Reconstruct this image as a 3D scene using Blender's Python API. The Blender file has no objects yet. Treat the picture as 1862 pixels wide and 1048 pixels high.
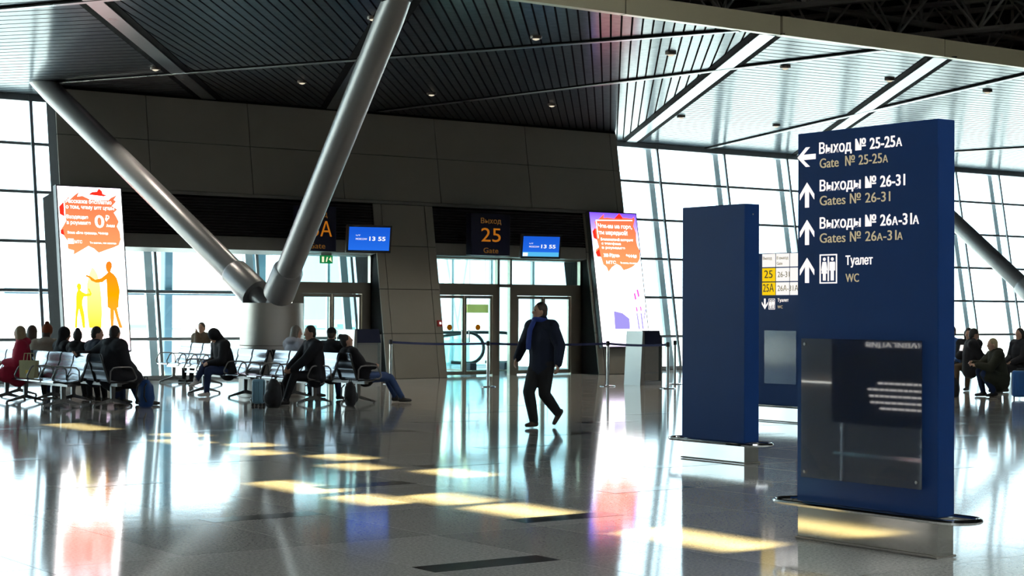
import bpy, bmesh, math, random
from mathutils import Vector, Matrix, Quaternion
from mathutils.bvhtree import BVHTree

random.seed(7)
S = bpy.context.scene
COL = S.collection
R = math.radians

# ------------------------------------------------------------------ camera, world, sun, exposure
# world axes: X runs along the gate wall, Y points at it, Z up.  The photographer stands at the origin.
FPX, PITCH, ROLL, YAW, EYE = 3180.0, 0.0140, 0.0047, 0.6248, 1.6
_fw = Vector((math.sin(YAW) * math.cos(PITCH), math.cos(YAW) * math.cos(PITCH), math.sin(PITCH)))
_r0 = Vector((math.cos(YAW), -math.sin(YAW), 0.0))
_u0 = _r0.cross(_fw)
_rt = _r0 * math.cos(ROLL) + _u0 * math.sin(ROLL)
_up = -_r0 * math.sin(ROLL) + _u0 * math.cos(ROLL)
cam_d = bpy.data.cameras.new('camera')
cam = bpy.data.objects.new('camera', cam_d)
COL.objects.link(cam)
M = Matrix((( _rt.x, _up.x, -_fw.x, 0), (_rt.y, _up.y, -_fw.y, 0), (_rt.z, _up.z, -_fw.z, EYE), (0, 0, 0, 1)))
cam.matrix_world = M
cam_d.sensor_width = 36.0
cam_d.lens = 36.0 * FPX / 1862.0
cam_d.clip_end = 3000
S.camera = cam

W_ = bpy.data.worlds.new('overcast_sky')
S.world = W_
W_.use_nodes = True
W_.node_tree.nodes['Background'].inputs[0].default_value = (0.76, 0.91, 1.0, 1)
W_.node_tree.nodes['Background'].inputs[1].default_value = 4.6

sun_d = bpy.data.lights.new('sun', 'SUN')
sun = bpy.data.objects.new('sun', sun_d)
COL.objects.link(sun)
SUN = Vector((0.93, 0.10, -0.36)).normalized()
sun.rotation_euler = SUN.to_track_quat('-Z', 'Y').to_euler()
sun.location = (-30, 0, 20)
sun_d.energy = 150.0
sun_d.color = (1.0, 0.70, 0.30)
sun_d.angle = R(0.5)

S.view_settings.view_transform = 'Standard'
S.view_settings.look = 'None'
S.view_settings.gamma = 1.0
S.view_settings.use_curve_mapping = False
S.view_settings.exposure = 0.0

# ------------------------------------------------------------------ measuring helpers (camera ray to a real plane)
def ray(px, py):
    return (px - 931) / FPX * _rt - (py - 524) / FPX * _up + _fw
def fl(px, py, z=0.0):
    d = ray(px, py); t = (z - EYE) / d.z
    return Vector((0, 0, EYE)) + d * t
def onY(px, py, Y, lean=0.0):
    d = ray(px, py); t = (Y + lean * EYE) / (d.y - lean * d.z)
    return Vector((0, 0, EYE)) + d * t
def onX(px, py, X):
    d = ray(px, py)
    return Vector((0, 0, EYE)) + d * (X / d.x)

# ------------------------------------------------------------------ materials
MATS = {}
def _nt(name):
    m = bpy.data.materials.new(name); m.use_nodes = True
    nt = m.node_tree
    return m, nt, nt.nodes['Principled BSDF']
def mat(name, col, rough=0.5, metal=0.0, var=0.10, scale=6.0, bump=0.0, bscale=None, spec=0.5, coat=0.0, coords='Object'):
    if name in MATS: return MATS[name]
    m, nt, b = _nt(name)
    b.inputs['Roughness'].default_value = rough
    b.inputs['Metallic'].default_value = metal
    b.inputs['Specular IOR Level'].default_value = spec
    b.inputs['Coat Weight'].default_value = coat
    tc = nt.nodes.new('ShaderNodeTexCoord')
    n = nt.nodes.new('ShaderNodeTexNoise'); n.inputs['Scale'].default_value = scale; n.inputs['Detail'].default_value = 4
    nt.links.new(tc.outputs[coords], n.inputs['Vector'])
    mx = nt.nodes.new('ShaderNodeMix'); mx.data_type = 'RGBA'
    mx.inputs[6].default_value = tuple(max(0, c * (1 - var)) for c in col) + (1,)
    mx.inputs[7].default_value = tuple(min(1, c * (1 + var)) for c in col) + (1,)
    nt.links.new(n.outputs['Fac'], mx.inputs[0])
    nt.links.new(mx.outputs[2], b.inputs['Base Color'])
    if bump:
        n2 = nt.nodes.new('ShaderNodeTexNoise'); n2.inputs['Scale'].default_value = bscale or scale * 4
        nt.links.new(tc.outputs[coords], n2.inputs['Vector'])
        bp = nt.nodes.new('ShaderNodeBump'); bp.inputs['Strength'].default_value = bump; bp.inputs['Distance'].default_value = 0.01
        nt.links.new(n2.outputs['Fac'], bp.inputs['Height']); nt.links.new(bp.outputs['Normal'], b.inputs['Normal'])
    MATS[name] = m
    return m
def brushed(name, col, rough=0.25, stretch=(1, 1, 60), edge=None, coat=None):
    if name in MATS: return MATS[name]
    m, nt, b = _nt(name)
    b.inputs['Metallic'].default_value = 1.0
    b.inputs['Base Color'].default_value = col + (1,)
    if coat: b.inputs['Coat Weight'].default_value = coat[0]; b.inputs['Coat Roughness'].default_value = coat[1]
    if edge: b.inputs['Specular Tint'].default_value = edge + (1,)
    tc = nt.nodes.new('ShaderNodeTexCoord'); mp = nt.nodes.new('ShaderNodeMapping'); mp.inputs['Scale'].default_value = stretch
    n = nt.nodes.new('ShaderNodeTexNoise'); n.inputs['Scale'].default_value = 3
    nt.links.new(tc.outputs['Object'], mp.inputs['Vector']); nt.links.new(mp.outputs['Vector'], n.inputs['Vector'])
    mr = nt.nodes.new('ShaderNodeMapRange'); mr.inputs['To Min'].default_value = rough * 0.8; mr.inputs['To Max'].default_value = rough * 1.3
    nt.links.new(n.outputs['Fac'], mr.inputs['Value']); nt.links.new(mr.outputs['Result'], b.inputs['Roughness'])
    MATS[name] = m
    return m
def emit(name, col, strength):
    if name in MATS: return MATS[name]
    m = bpy.data.materials.new(name); m.use_nodes = True; nt = m.node_tree
    nt.nodes.remove(nt.nodes['Principled BSDF'])
    e = nt.nodes.new('ShaderNodeEmission'); e.inputs[0].default_value = col + (1,); e.inputs[1].default_value = strength
    nt.links.new(e.outputs[0], nt.nodes['Material Output'].inputs[0])
    MATS[name] = m
    return m
def emit_grad(name, stops, strength, axis=2, lo=0.0, hi=1.0):
    """printed back-lit film: the artwork's own colours change along one axis of the object"""
    m = bpy.data.materials.new(name); m.use_nodes = True; nt = m.node_tree
    nt.nodes.remove(nt.nodes['Principled BSDF'])
    tc = nt.nodes.new('ShaderNodeTexCoord'); sp = nt.nodes.new('ShaderNodeSeparateXYZ')
    nt.links.new(tc.outputs['Object'], sp.inputs[0])
    mr = nt.nodes.new('ShaderNodeMapRange'); mr.inputs['From Min'].default_value = lo; mr.inputs['From Max'].default_value = hi
    nt.links.new(sp.outputs[axis], mr.inputs['Value'])
    cr = nt.nodes.new('ShaderNodeValToRGB')
    while len(cr.color_ramp.elements) < len(stops): cr.color_ramp.elements.new(0.5)
    for el, (p, c) in zip(cr.color_ramp.elements, stops): el.position = p; el.color = c + (1,)
    nt.links.new(mr.outputs['Result'], cr.inputs[0])
    e = nt.nodes.new('ShaderNodeEmission'); e.inputs[1].default_value = strength
    nt.links.new(cr.outputs[0], e.inputs[0]); nt.links.new(e.outputs[0], nt.nodes['Material Output'].inputs[0])
    MATS[name] = m
    return m
def glass(name, tint, gloss=0.08, rough=0.02, body=0.0, bodycol=(0.7, 0.9, 0.95)):
    if name in MATS: return MATS[name]
    m = bpy.data.materials.new(name); m.use_nodes = True; nt = m.node_tree
    nt.nodes.remove(nt.nodes['Principled BSDF'])
    t = nt.nodes.new('ShaderNodeBsdfTransparent'); t.inputs[0].default_value = tint + (1,)
    g = nt.nodes.new('ShaderNodeBsdfGlossy'); g.inputs['Roughness'].default_value = rough
    n = nt.nodes.new('ShaderNodeTexNoise'); n.inputs['Scale'].default_value = 0.6
    mr = nt.nodes.new('ShaderNodeMapRange'); mr.inputs['To Min'].default_value = gloss * 0.7; mr.inputs['To Max'].default_value = gloss * 1.3
    nt.links.new(n.outputs['Fac'], mr.inputs['Value'])
    x = nt.nodes.new('ShaderNodeMixShader'); nt.links.new(mr.outputs['Result'], x.inputs[0])
    nt.links.new(t.outputs[0], x.inputs[1]); nt.links.new(g.outputs[0], x.inputs[2])
    out = x
    if body:
        d = nt.nodes.new('ShaderNodeBsdfTranslucent'); d.inputs[0].default_value = bodycol + (1,)
        x2 = nt.nodes.new('ShaderNodeMixShader'); x2.inputs[0].default_value = body
        nt.links.new(x.outputs[0], x2.inputs[1]); nt.links.new(d.outputs[0], x2.inputs[2]); out = x2
    nt.links.new(out.outputs[0], nt.nodes['Material Output'].inputs[0])
    MATS[name] = m
    return m

def granite(name, c0, c1, rough, offset):
    m, nt, b = _nt(name)
    tc = nt.nodes.new('ShaderNodeTexCoord')
    geo = nt.nodes.new('ShaderNodeNewGeometry')
    v = nt.nodes.new('ShaderNodeTexNoise'); v.inputs['Scale'].default_value = 45; v.inputs['Detail'].default_value = 8; v.inputs['Roughness'].default_value = 0.75
    nt.links.new(geo.outputs['Position'], v.inputs['Vector'])
    cr = nt.nodes.new('ShaderNodeValToRGB')
    cr.color_ramp.elements[0].position = 0.36; cr.color_ramp.elements[0].color = c0 + (1,)
    cr.color_ramp.elements[1].position = 0.66; cr.color_ramp.elements[1].color = c1 + (1,)
    nt.links.new(v.outputs['Fac'], cr.inputs[0])
    # tile to tile tone
    mp = nt.nodes.new('ShaderNodeVectorMath'); mp.operation = 'DIVIDE'; mp.inputs[1].default_value = (TX, TY, 1)
    sb = nt.nodes.new('ShaderNodeVectorMath'); sb.operation = 'SUBTRACT'; sb.inputs[1].default_value = offset
    flr = nt.nodes.new('ShaderNodeVectorMath'); flr.operation = 'FLOOR'
    wn = nt.nodes.new('ShaderNodeTexWhiteNoise')
    nt.links.new(geo.outputs['Position'], sb.inputs[0]); nt.links.new(sb.outputs[0], mp.inputs[0]); nt.links.new(mp.outputs[0], flr.inputs[0]); nt.links.new(flr.outputs[0], wn.inputs['Vector'])
    mr = nt.nodes.new('ShaderNodeMapRange'); mr.inputs['To Min'].default_value = 0.84; mr.inputs['To Max'].default_value = 1.12
    nt.links.new(wn.outputs['Value'], mr.inputs['Value'])
    hs = nt.nodes.new('ShaderNodeHueSaturation')
    nt.links.new(cr.outputs[0], hs.inputs['Color']); nt.links.new(mr.outputs['Result'], hs.inputs['Value'])
    nt.links.new(hs.outputs[0], b.inputs['Base Color'])
    b.inputs['Roughness'].default_value = rough
    b.inputs['IOR'].default_value = 1.52
    b.inputs['Specular IOR Level'].default_value = 0.55
    n2 = nt.nodes.new('ShaderNodeTexNoise'); n2.inputs['Scale'].default_value = 3.5; n2.inputs['Detail'].default_value = 2
    nt.links.new(geo.outputs['Position'], n2.inputs['Vector'])
    bp = nt.nodes.new('ShaderNodeBump'); bp.inputs['Strength'].default_value = 0.10; bp.inputs['Distance'].default_value = 0.004
    nt.links.new(n2.outputs['Fac'], bp.inputs['Height']); nt.links.new(bp.outputs['Normal'], b.inputs['Normal'])
    MATS[name] = m
    return m

# ------------------------------------------------------------------ mesh helpers
class MB:
    def __init__(s): s.v = []; s.f = []; s.m = []
    def add(s, vs, fs, mi=0):
        o = len(s.v); s.v += [tuple(p) for p in vs]
        for f in fs: s.f.append(tuple(i + o for i in f)); s.m.append(mi)
        return s
    def hexa(s, p, mi=0):
        return s.add(p, [(0, 3, 2, 1), (4, 5, 6, 7), (0, 1, 5, 4), (1, 2, 6, 5), (2, 3, 7, 6), (3, 0, 4, 7)], mi)
    def box(s, a, b, mi=0):
        x0, x1 = sorted((a[0], b[0])); y0, y1 = sorted((a[1], b[1])); z0, z1 = sorted((a[2], b[2]))
        return s.hexa([(x0, y0, z0), (x1, y0, z0), (x1, y1, z0), (x0, y1, z0), (x0, y0, z1), (x1, y0, z1), (x1, y1, z1), (x0, y1, z1)], mi)
    def prism(s, poly, z0, z1, mi=0):
        n = len(poly)
        vs = [(x, y, z0) for x, y in poly] + [(x, y, z1) for x, y in poly]
        fs = [tuple(range(n - 1, -1, -1)), tuple(range(n, 2 * n))] + [(i, (i + 1) % n, n + (i + 1) % n, n + i) for i in range(n)]
        return s.add(vs, fs, mi)
    def slab_xz(s, poly, y0, y1, mi=0):
        """polygon in the local xz plane, thickness along y"""
        n = len(poly)
        vs = [(x, y0, z) for x, z in poly] + [(x, y1, z) for x, z in poly]
        fs = [tuple(range(n)), tuple(range(2 * n - 1, n - 1, -1))] + [((i + 1) % n, i, n + i, n + (i + 1) % n) for i in range(n)]
        return s.add(vs, fs, mi)
    def tube(s, pts, r, n=10, closed=False, mi=0, flat=None):
        P = [Vector(p) for p in pts]; k = len(P)
        rs = r if isinstance(r, (list, tuple)) else [r] * k
        d0 = (P[1] - P[0]).normalized()
        a = Vector((0, 0, 1)) if abs(d0.z) < 0.9 else Vector((1, 0, 0))
        u = d0.cross(a).normalized()
        vs = []
        for i in range(k):
            if closed: d = (P[(i + 1) % k] - P[i - 1]).normalized()
            else: d = (P[min(i + 1, k - 1)] - P[max(i - 1, 0)]).normalized()
            u = (u - d * u.dot(d)).normalized(); w = d.cross(u)
            for j in range(n):
                t = 2 * math.pi * j / n
                vs.append(P[i] + (u * math.cos(t) + w * math.sin(t)) * rs[i])
        fs = []
        for i in range(k if closed else k - 1):
            for j in range(n):
                a_, b_ = i * n + j, i * n + (j + 1) % n
                c_, d_ = ((i + 1) % k) * n + (j + 1) % n, ((i + 1) % k) * n + j
                fs.append((a_, b_, c_, d_))
        if not closed:
            fs.append(tuple(range(n - 1, -1, -1))); fs.append(tuple((k - 1) * n + j for j in range(n)))
        return s.add(vs, fs, mi)
    def lathe(s, prof, n=24, c=(0, 0, 0), mi=0, sx=1, sy=1):
        vs = []
        for r, z in prof:
            for j in range(n):
                t = 2 * math.pi * j / n
                vs.append((c[0] + r * math.cos(t) * sx, c[1] + r * math.sin(t) * sy, c[2] + z))
        fs = []
        for i in range(len(prof) - 1):
            for j in range(n):
                fs.append((i * n + j, i * n + (j + 1) % n, (i + 1) * n + (j + 1) % n, (i + 1) * n + j))
        fs.append(tuple(range(n - 1, -1, -1))); fs.append(tuple((len(prof) - 1) * n + j for j in range(n)))
        return s.add(vs, fs, mi)
    def rbox(s, c, size, r, seg=3, mi=0, rot=None):
        bm = bmesh.new(); bmesh.ops.create_cube(bm, size=1.0)
        for v in bm.verts: v.co = Vector((v.co.x * size[0], v.co.y * size[1], v.co.z * size[2]))
        bmesh.ops.bevel(bm, geom=list(bm.edges), offset=r, segments=seg, affect='EDGES', profile=0.5)
        bm.verts.index_update()
        vs = [(rot @ v.co if rot else v.co) + Vector(c) for v in bm.verts]
        fs = [[v.index for v in f.verts] for f in bm.faces]
        bm.free()
        return s.add(vs, fs, mi)
    def mesh(s, name):
        me = bpy.data.meshes.new(name); me.from_pydata(s.v, [], s.f); me.update()
        return me
    def build(s, name, mats, parent=None, smooth=False, kind=None):
        me = s.mesh(name)
        if not isinstance(mats, (list, tuple)): mats = [mats]
        for m_ in mats: me.materials.append(m_)
        if len(mats) > 1:
            for p, i in zip(me.polygons, s.m): p.material_index = i
        if smooth:
            for p in me.polygons: p.use_smooth = True
            if smooth != 'all':
                try: me.set_sharp_from_angle(angle=R(38))
                except Exception: pass
        o = bpy.data.objects.new(name, me); COL.objects.link(o)
        if parent: o.parent = parent
        if kind: o['kind'] = kind
        return o
def tag(o, label, cat, group=None):
    o['label'] = label; o['category'] = cat
    if group: o['group'] = group
    return o
def thing(name, label, cat, loc=(0, 0, 0), rz=0.0, group=None, rx=0.0):
    o = bpy.data.objects.new(name, None); COL.objects.link(o)
    o.empty_display_size = 0.2
    o.location = loc; o.rotation_euler = (rx, 0, rz)
    return tag(o, label, cat, group)
def struct(name):
    o = bpy.data.objects.new(name, None); COL.objects.link(o); o['kind'] = 'structure'
    return o
def cyl_path(c, rx, ry, n=24, z=0.0, a0=0.0, a1=2 * math.pi):
    return [(c[0] + rx * math.cos(a0 + (a1 - a0) * i / n), c[1] + ry * math.sin(a0 + (a1 - a0) * i / n), z) for i in range(n)]
def copy_tree(o, parent=None):
    c = o.copy(); COL.objects.link(c)
    if parent: c.parent = parent
    for ch in list(o.children):
        copy_tree(ch, c)
    return c
_tc = {}
def lettering(parent, body, x, z, h, y, m, width=None, align='l', bold=0.0, name='lettering', mirror=False, sx=1.0):
    """flat letters in the local xz plane, facing -y; x,z = left end of the baseline; h = capital height"""
    cu = bpy.data.curves.new(name, 'FONT'); cu.body = body; cu.size = 1.0
    cu.offset = bold; cu.extrude = 0.002; cu.resolution_u = 3
    t = bpy.data.objects.new(name, cu); COL.objects.link(t)
    dg = bpy.context.evaluated_depsgraph_get()
    me = bpy.data.meshes.new_from_object(t.evaluated_get(dg))
    bpy.data.objects.remove(t); bpy.data.curves.remove(cu)
    s = h / 0.727
    xs = [v.co.x for v in me.vertices] or [0, 1]
    x0, x1 = min(xs), max(xs)
    kx = (width / (x1 - x0)) if width else s * sx
    _tc['kx'] = kx / s
    w = (x1 - x0) * kx
    ox = {'l': 0, 'c': -w / 2, 'r': -w}[align]
    for v in me.vertices:
        lx = (v.co.x - x0) * kx + ox
        if mirror: lx = -lx
        v.co = Vector((x + lx, y - v.co.z, z + v.co.y * s))
    if mirror: me.flip_normals()
    me.materials.clear(); me.materials.append(m)
    # one part for each word: cut the line where the gaps are
    iv = sorted((min(me.vertices[i].co.x for i in p.vertices), max(me.vertices[i].co.x for i in p.vertices), p.index) for p in me.polygons)
    words = []; end = None
    for a, c, i in iv:
        if end is None or a - end > 0.17 * s: words.append([]); end = c
        words[-1].append(i); end = max(end, c)
    for wl_ in words:
        if len(words) == 1: wm_ = me
        else:
            mp_ = {}; vs = []; fs = []
            for i in wl_:
                f = []
                for vi in me.polygons[i].vertices:
                    if vi not in mp_: mp_[vi] = len(vs); vs.append(tuple(me.vertices[vi].co))
                    f.append(mp_[vi])
                fs.append(f)
            wm_ = bpy.data.meshes.new(name); wm_.from_pydata(vs, [], fs); wm_.materials.append(m)
        o = bpy.data.objects.new(name, wm_); COL.objects.link(o); o.parent = parent
    return x + ox + w

# ================================================================== THE HALL
LEAN, YW, YG, ZC = 0.17, 35.5, 37.5, 6.5      # wall lean, gate wall and glazing at floor level, ceiling height
_nl = Vector((0, -1, LEAN)).normalized()
def WP(x, z, d=0.0, Y0=YW):
    return Vector((x, Y0 + LEAN * z, z)) + _nl * d
def lean_box(mb, x0, x1, z0, z1, d0, d1, Y0=YW, mi=0):
    q = lambda x, z, d: WP(x, z, d, Y0)
    return mb.hexa([q(x0, z0, d1), q(x1, z0, d1), q(x1, z0, d0), q(x0, z0, d0), q(x0, z1, d1), q(x1, z1, d1), q(x1, z1, d0), q(x0, z1, d0)], mi)

TX, TY = 0.975, 1.525
OX, OY = 5.92 - 6 * TX, 8.98 - 6 * TY
m_floor = granite('polished_granite', (0.30, 0.28, 0.25), (0.64, 0.605, 0.55), 0.075, (OX, OY, 0))
m_joint = mat('floor_joint', (0.05, 0.048, 0.045), 0.5)
m_accent = mat('dark_granite', (0.035, 0.035, 0.036), 0.10, var=0.35, scale=60, coords='Object')
m_panel = mat('wall_panel_enamel', (0.255, 0.243, 0.21), 0.42, var=0.05, scale=2.0, bump=0.03, bscale=90)
m_black = mat('shadow_gap_black', (0.014, 0.014, 0.015), 0.8, spec=.06)
m_louvre = mat('louvre_dark_grey', (0.05, 0.05, 0.052), 0.45)
m_lintel = mat('lintel_grey', (0.21, 0.205, 0.19), 0.4)
m_slat = brushed('ceiling_slat_aluminium', (0.105, 0.105, 0.108), 0.40, (2, 2, 2), (.30, .34, .37), (.33, .15))
m_beamlt = brushed('ceiling_beam_aluminium', (0.40, 0.41, 0.42), 0.28, (.3, .3, .3), edge=(.62, .64, .66))
m_beamdk = mat('ceiling_beam_channel', (0.008, 0.008, 0.009), 0.9, spec=.02)
m_gold = mat('fascia_champagne_metal', (0.62, 0.54, 0.34), 0.34, metal=0.25, var=.06, scale=1.2)
m_mull = mat('mullion_grey', (0.60, 0.63, 0.65), 0.35, metal=0.2)
m_trans = mat('transom_grey', (0.36, 0.38, 0.40), 0.4, metal=0.3)
m_glass = glass('window_glass', (0.90, 0.97, 0.98), 0.05)
m_glass2 = glass('vestibule_glass', (0.80, 0.94, 0.95), 0.06, body=0.22, bodycol=(0.72, 0.92, 0.93))
m_steel = brushed('door_frame_steel', (0.46, 0.40, 0.33), 0.32, (60, 60, 1))
m_chrome = mat('chrome', (0.72, 0.72, 0.72), 0.08, metal=1.0, var=0.03)
m_roof = mat('roof_underside', (0.02, 0.02, 0.021), 0.7)
m_truss = mat('truss_paint', (0.32, 0.285, 0.24), 0.45)
m_plaster = mat('hall_plaster', (0.30, 0.29, 0.27), 0.6)
m_tube = mat('column_grey_paint', (0.25, 0.245, 0.25), 0.34, var=0.04, metal=0.35)

# ---- floor: base slab, granite tiles laid one by one near the camera, the rest joined
floor = struct('floor')
b = MB(); b.box((-12, -14, -0.4), (66, 38.1, -0.008)); b.box((22.8, 38.1, -0.4), (30, 47, -0.008))
b.build('subfloor', m_joint, floor)
g = 0.0022
tile_mb = MB(); tile_mb.box((g, g, -0.012), (TX - g, TY - g, 0.0)); tile_me = tile_mb.mesh('tile'); tile_me.materials.append(m_floor)
fwd2 = Vector((_fw.x, _fw.y)).normalized(); rt2 = Vector((_rt.x, _rt.y)).normalized()
cells = []
rest = MB()
for i in range(-13, 64):
    for j in range(-16, 30):
        x, y = OX + i * TX, OY + j * TY
        if x < -12 or x + TX > 66 or y < -14: continue
        if y + TY > 38.1 and not (22.9 < x < 29 ): continue
        if y + TY > 46.8: continue
        c = Vector((x + TX / 2, y + TY / 2)); dep = c.dot(fwd2); lat = c.dot(rt2)
        if dep > 9.0 and abs(lat) < dep * 0.293 + 0.7: cells.append((dep, x, y))
        else: rest.box((x + g, y + g, -0.012), (x + TX - g, y + TY - g, 0.0))
cells.sort()
for k, (dep, x, y) in enumerate(cells):
    if k < 300:
        o = bpy.data.objects.new('tile', tile_me); COL.objects.link(o); o.parent = floor; o.location = (x, y, 0)
    else:
        rest.box((x + g, y + g, -0.012), (x + TX - g, y + TY - g, 0.0))
rest.build('tile_field', m_floor, floor, kind='stuff')
am = MB(); am.box((0, 0, -0.01), (TX - 2 * g, 0.27, 0.0012)); am_me = am.mesh('accent_strip'); am_me.materials.append(m_accent)
for i in range(3, 18):
    for j in range(0, 12):
        x = OX + g + (2 * i) * TX; y = 9.0 + 3.05 * j + (1.72 if i % 2 == 0 else 0.0)
        dep = x * fwd2.x + y * fwd2.y; lat = x * rt2.x + y * rt2.y
        if abs(lat) < dep * 0.30 + 0.8 and 10 < dep < 30 and y < 34:
            o = bpy.data.objects.new('accent_strip', am_me); COL.objects.link(o); o.parent = floor; o.location = (x, y, 0)

# ---- gate wall (leaning outwards): backing, panels, louvre bands, lintels, piers
wall = struct('wall_back')
bk = MB()
X0, X1 = 14.10, 29.83
lean_box(bk, X0, X1, 4.24, ZC + 0.1, -0.5, -0.03)
lean_box(bk, 15.43, 21.95, 3.32, 4.24, -0.5, -0.12)
lean_box(bk, 23.68, 28.40, 3.32, 4.24, -0.5, -0.12)
lean_box(bk, 21.95, 23.68, 0.0, 4.24, -1.0, -0.03)
lean_box(bk, 28.40, X1, 0.0, 4.24, -1.0, -0.03)
lean_box(bk, X0, 15.43, 0.0, 4.24, -1.0, -0.03)
bk.build('wall_core', m_black, wall)
def panel(x0, x1, z0, z1, m=m_panel, name='panel', d0=-0.03, d1=0.0, gp=0.008):
    p = MB(); lean_box(p, x0 + gp, x1 - gp, z0 + gp, z1 - gp, d0, d1); return p.build(name, m, wall)
xs = [14.10, 16.23, 18.76, 21.19, 23.95, 26.76, 29.60, 29.83]
for a, c in zip(xs[:-1], xs[1:]):
    panel(a, c, 5.42, ZC - 0.06); panel(a, c, 4.30, 5.42)
panel(14.10, 29.83, 4.22, 4.30, m_lintel, 'ledge', -0.03, 0.02)
for a, c in ((21.95, 22.19), (22.19, 23.44), (23.44, 23.68)):
    for z0, z1 in ((0.0, 1.08), (1.08, 2.15), (2.15, 3.20), (3.20, 4.22)): panel(a, c, z0, z1)
for a, c in ((28.40, 28.62), (28.62, 29.83)):
    for z0, z1 in ((0.0, 1.08), (1.08, 2.15), (2.15, 3.20), (3.20, 4.22)): panel(a, c, z0, z1)
for a, c in ((14.10, 15.43),):
    for z0, z1 in ((0.0, 1.08), (1.08, 2.15), (2.15, 3.20), (3.20, 4.22)): panel(a, c, z0, z1)
for x0, x1 in ((15.43, 21.95), (23.68, 28.40)):
    panel(x0, x1, 3.0, 3.32, m_lintel, 'lintel', -0.5, -0.02)
    n = 13
    for k in range(n):
        z = 3.35 + (4.20 - 3.35) * k / n
        q = MB()
        q.hexa([WP(x0, z, -0.02), WP(x1, z, -0.02), WP(x1, z, -0.11), WP(x0, z, -0.11),
                WP(x0, z + 0.03, -0.04), WP(x1, z + 0.03, -0.04), WP(x1, z + 0.055, -0.11), WP(x0, z + 0.055, -0.11)])
        q.build('louvre', m_louvre, wall)

# ---- glazing: mullions, transoms and panes on the leaning outer plane
TZ = [0.0, 0.95, 2.05, 3.15, 4.27, 5.37, 6.45]
def glazing(name, xs, glassm=m_glass, fin=0.34):
    w = struct(name)
    for x in xs:
        p = MB(); lean_box(p, x - 0.035, x + 0.035, 0.0, ZC, 0.0, 0.05, YG); p.build('mullion', m_trans, w)
        if abs(x - 14.3) < .01: continue
        p = MB(); lean_box(p, x - 0.11, x + 0.09, 0.0, ZC, -fin - 0.10, -fin, YG); p.build('mullion_fin', m_mull, w)
    for z in TZ[1:-1]:
        p = MB(); lean_box(p, xs[0], xs[-1], z - 0.033, z + 0.033, -0.08, -0.01, YG); p.build('transom', m_trans, w)
    p = MB(); lean_box(p, xs[0], xs[-1], ZC - 0.16, ZC + 0.02, -0.12, 0.04, YG); p.build('head_rail', m_trans, w)
    p = MB(); lean_box(p, xs[0], xs[-1], 0.0, 0.10, -0.12, 0.04, YG); p.build('sill_rail', m_trans, w)
    for a, c in zip(xs[:-1], xs[1:]):
        for z0, z1 in zip(TZ[:-1], TZ[1:]):
            p = MB(); lean_box(p, a, c, z0, z1, -0.055, -0.04, YG); p.build('pane', glassm, w)
    return w
glazing('window_1', [-11.7, -9.1, -6.5, -3.9, -1.3, 1.3, 3.9, 6.5, 9.1, 11.7, 14.3, 17.1, 19.75, 22.4])
glazing('window_2', [29.75, 32.95, 35.57, 38.18, 40.8, 43.4, 46.0, 48.2, 50.8, 53.4, 56, 58.6, 61.2, 63.8])

# ---- lower ceiling: dark soffit, slats of three fields, beams
def clip_poly(poly, nx, ny, c):
    out = []
    for i in range(len(poly)):
        p, q = poly[i], poly[(i + 1) % len(poly)]
        dp, dq = p[0] * nx + p[1] * ny - c, q[0] * nx + q[1] * ny - c
        if dp >= 0: out.append(p)
        if (dp > 0 > dq) or (dp < 0 < dq):
            t = dp / (dp - dq); out.append((p[0] + (q[0] - p[0]) * t, p[1] + (q[1] - p[1]) * t))
    return out
ceiling = struct('ceiling')
b = MB(); b.box((-11, 22.1, ZC + 0.06), (65, 38.7, ZC + 0.14)); b.build('soffit', m_black, ceiling)
def slat_field(poly, ang, pitch, gap):
    a = R(ang); d = (math.cos(a), math.sin(a)); nx, ny = -d[1], d[0]
    cs = [x * nx + y * ny for x, y in poly]
    k0, k1 = math.floor(min(cs) / pitch), math.ceil(max(cs) / pitch)
    for k in range(k0, k1):
        p = clip_poly(poly, nx, ny, k * pitch + gap / 2)
        if len(p) > 2: p = clip_poly(p, -nx, -ny, -((k + 1) * pitch - gap / 2))
        if len(p) < 3: continue
        area = abs(sum(p[i][0] * p[(i + 1) % len(p)][1] - p[(i + 1) % len(p)][0] * p[i][1] for i in range(len(p)))) / 2
        if area < 0.02: continue
        MB().prism(p, ZC, ZC + 0.035).build('slat', m_slat, ceiling)
slat_field([(7.9, 22.12), (21.42, 22.12), (32.0, 38.6), (19.15, 38.6)], 51.0, 0.18, 0.034)
slat_field([(-3, 22.12), (7.9, 22.12), (19.15, 38.6), (-3, 38.6)], -52.0, 0.36, 0.05)
slat_field([(21.42, 22.12), (64, 22.12), (64, 38.6), (32.0, 38.6)], -6.0, 0.33, 0.05)
def ceil_beam(p, q, w, dark, z=0.0):
    p = Vector((p[0], p[1])); q = Vector((q[0], q[1])); d = (q - p).normalized(); n = Vector((-d.y, d.x))
    def strip(hw, off=0.0):
        return [tuple(p + n * (-hw + off)), tuple(q + n * (-hw + off)), tuple(q + n * (hw + off)), tuple(p + n * (hw + off))]
    o = MB().prism(strip(w / 2), ZC - 0.030 - z, ZC - 0.012 - z).build('beam', m_beamlt, ceiling)
    MB().prism(strip(w / 2 + dark), ZC - 0.014 - z, ZC - 0.002).build('beam_channel', m_beamdk, o)
for p, q in (((7.95, 22.1), (19.1, 38.55)), ((21.42, 22.1), (31.95, 38.55)), ((25.95, 22.1), (38.75, 38.55)), ((14.05, 22.1), (22.0, 38.55))):
    ceil_beam(p, q, 0.30, 0.15)
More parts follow.
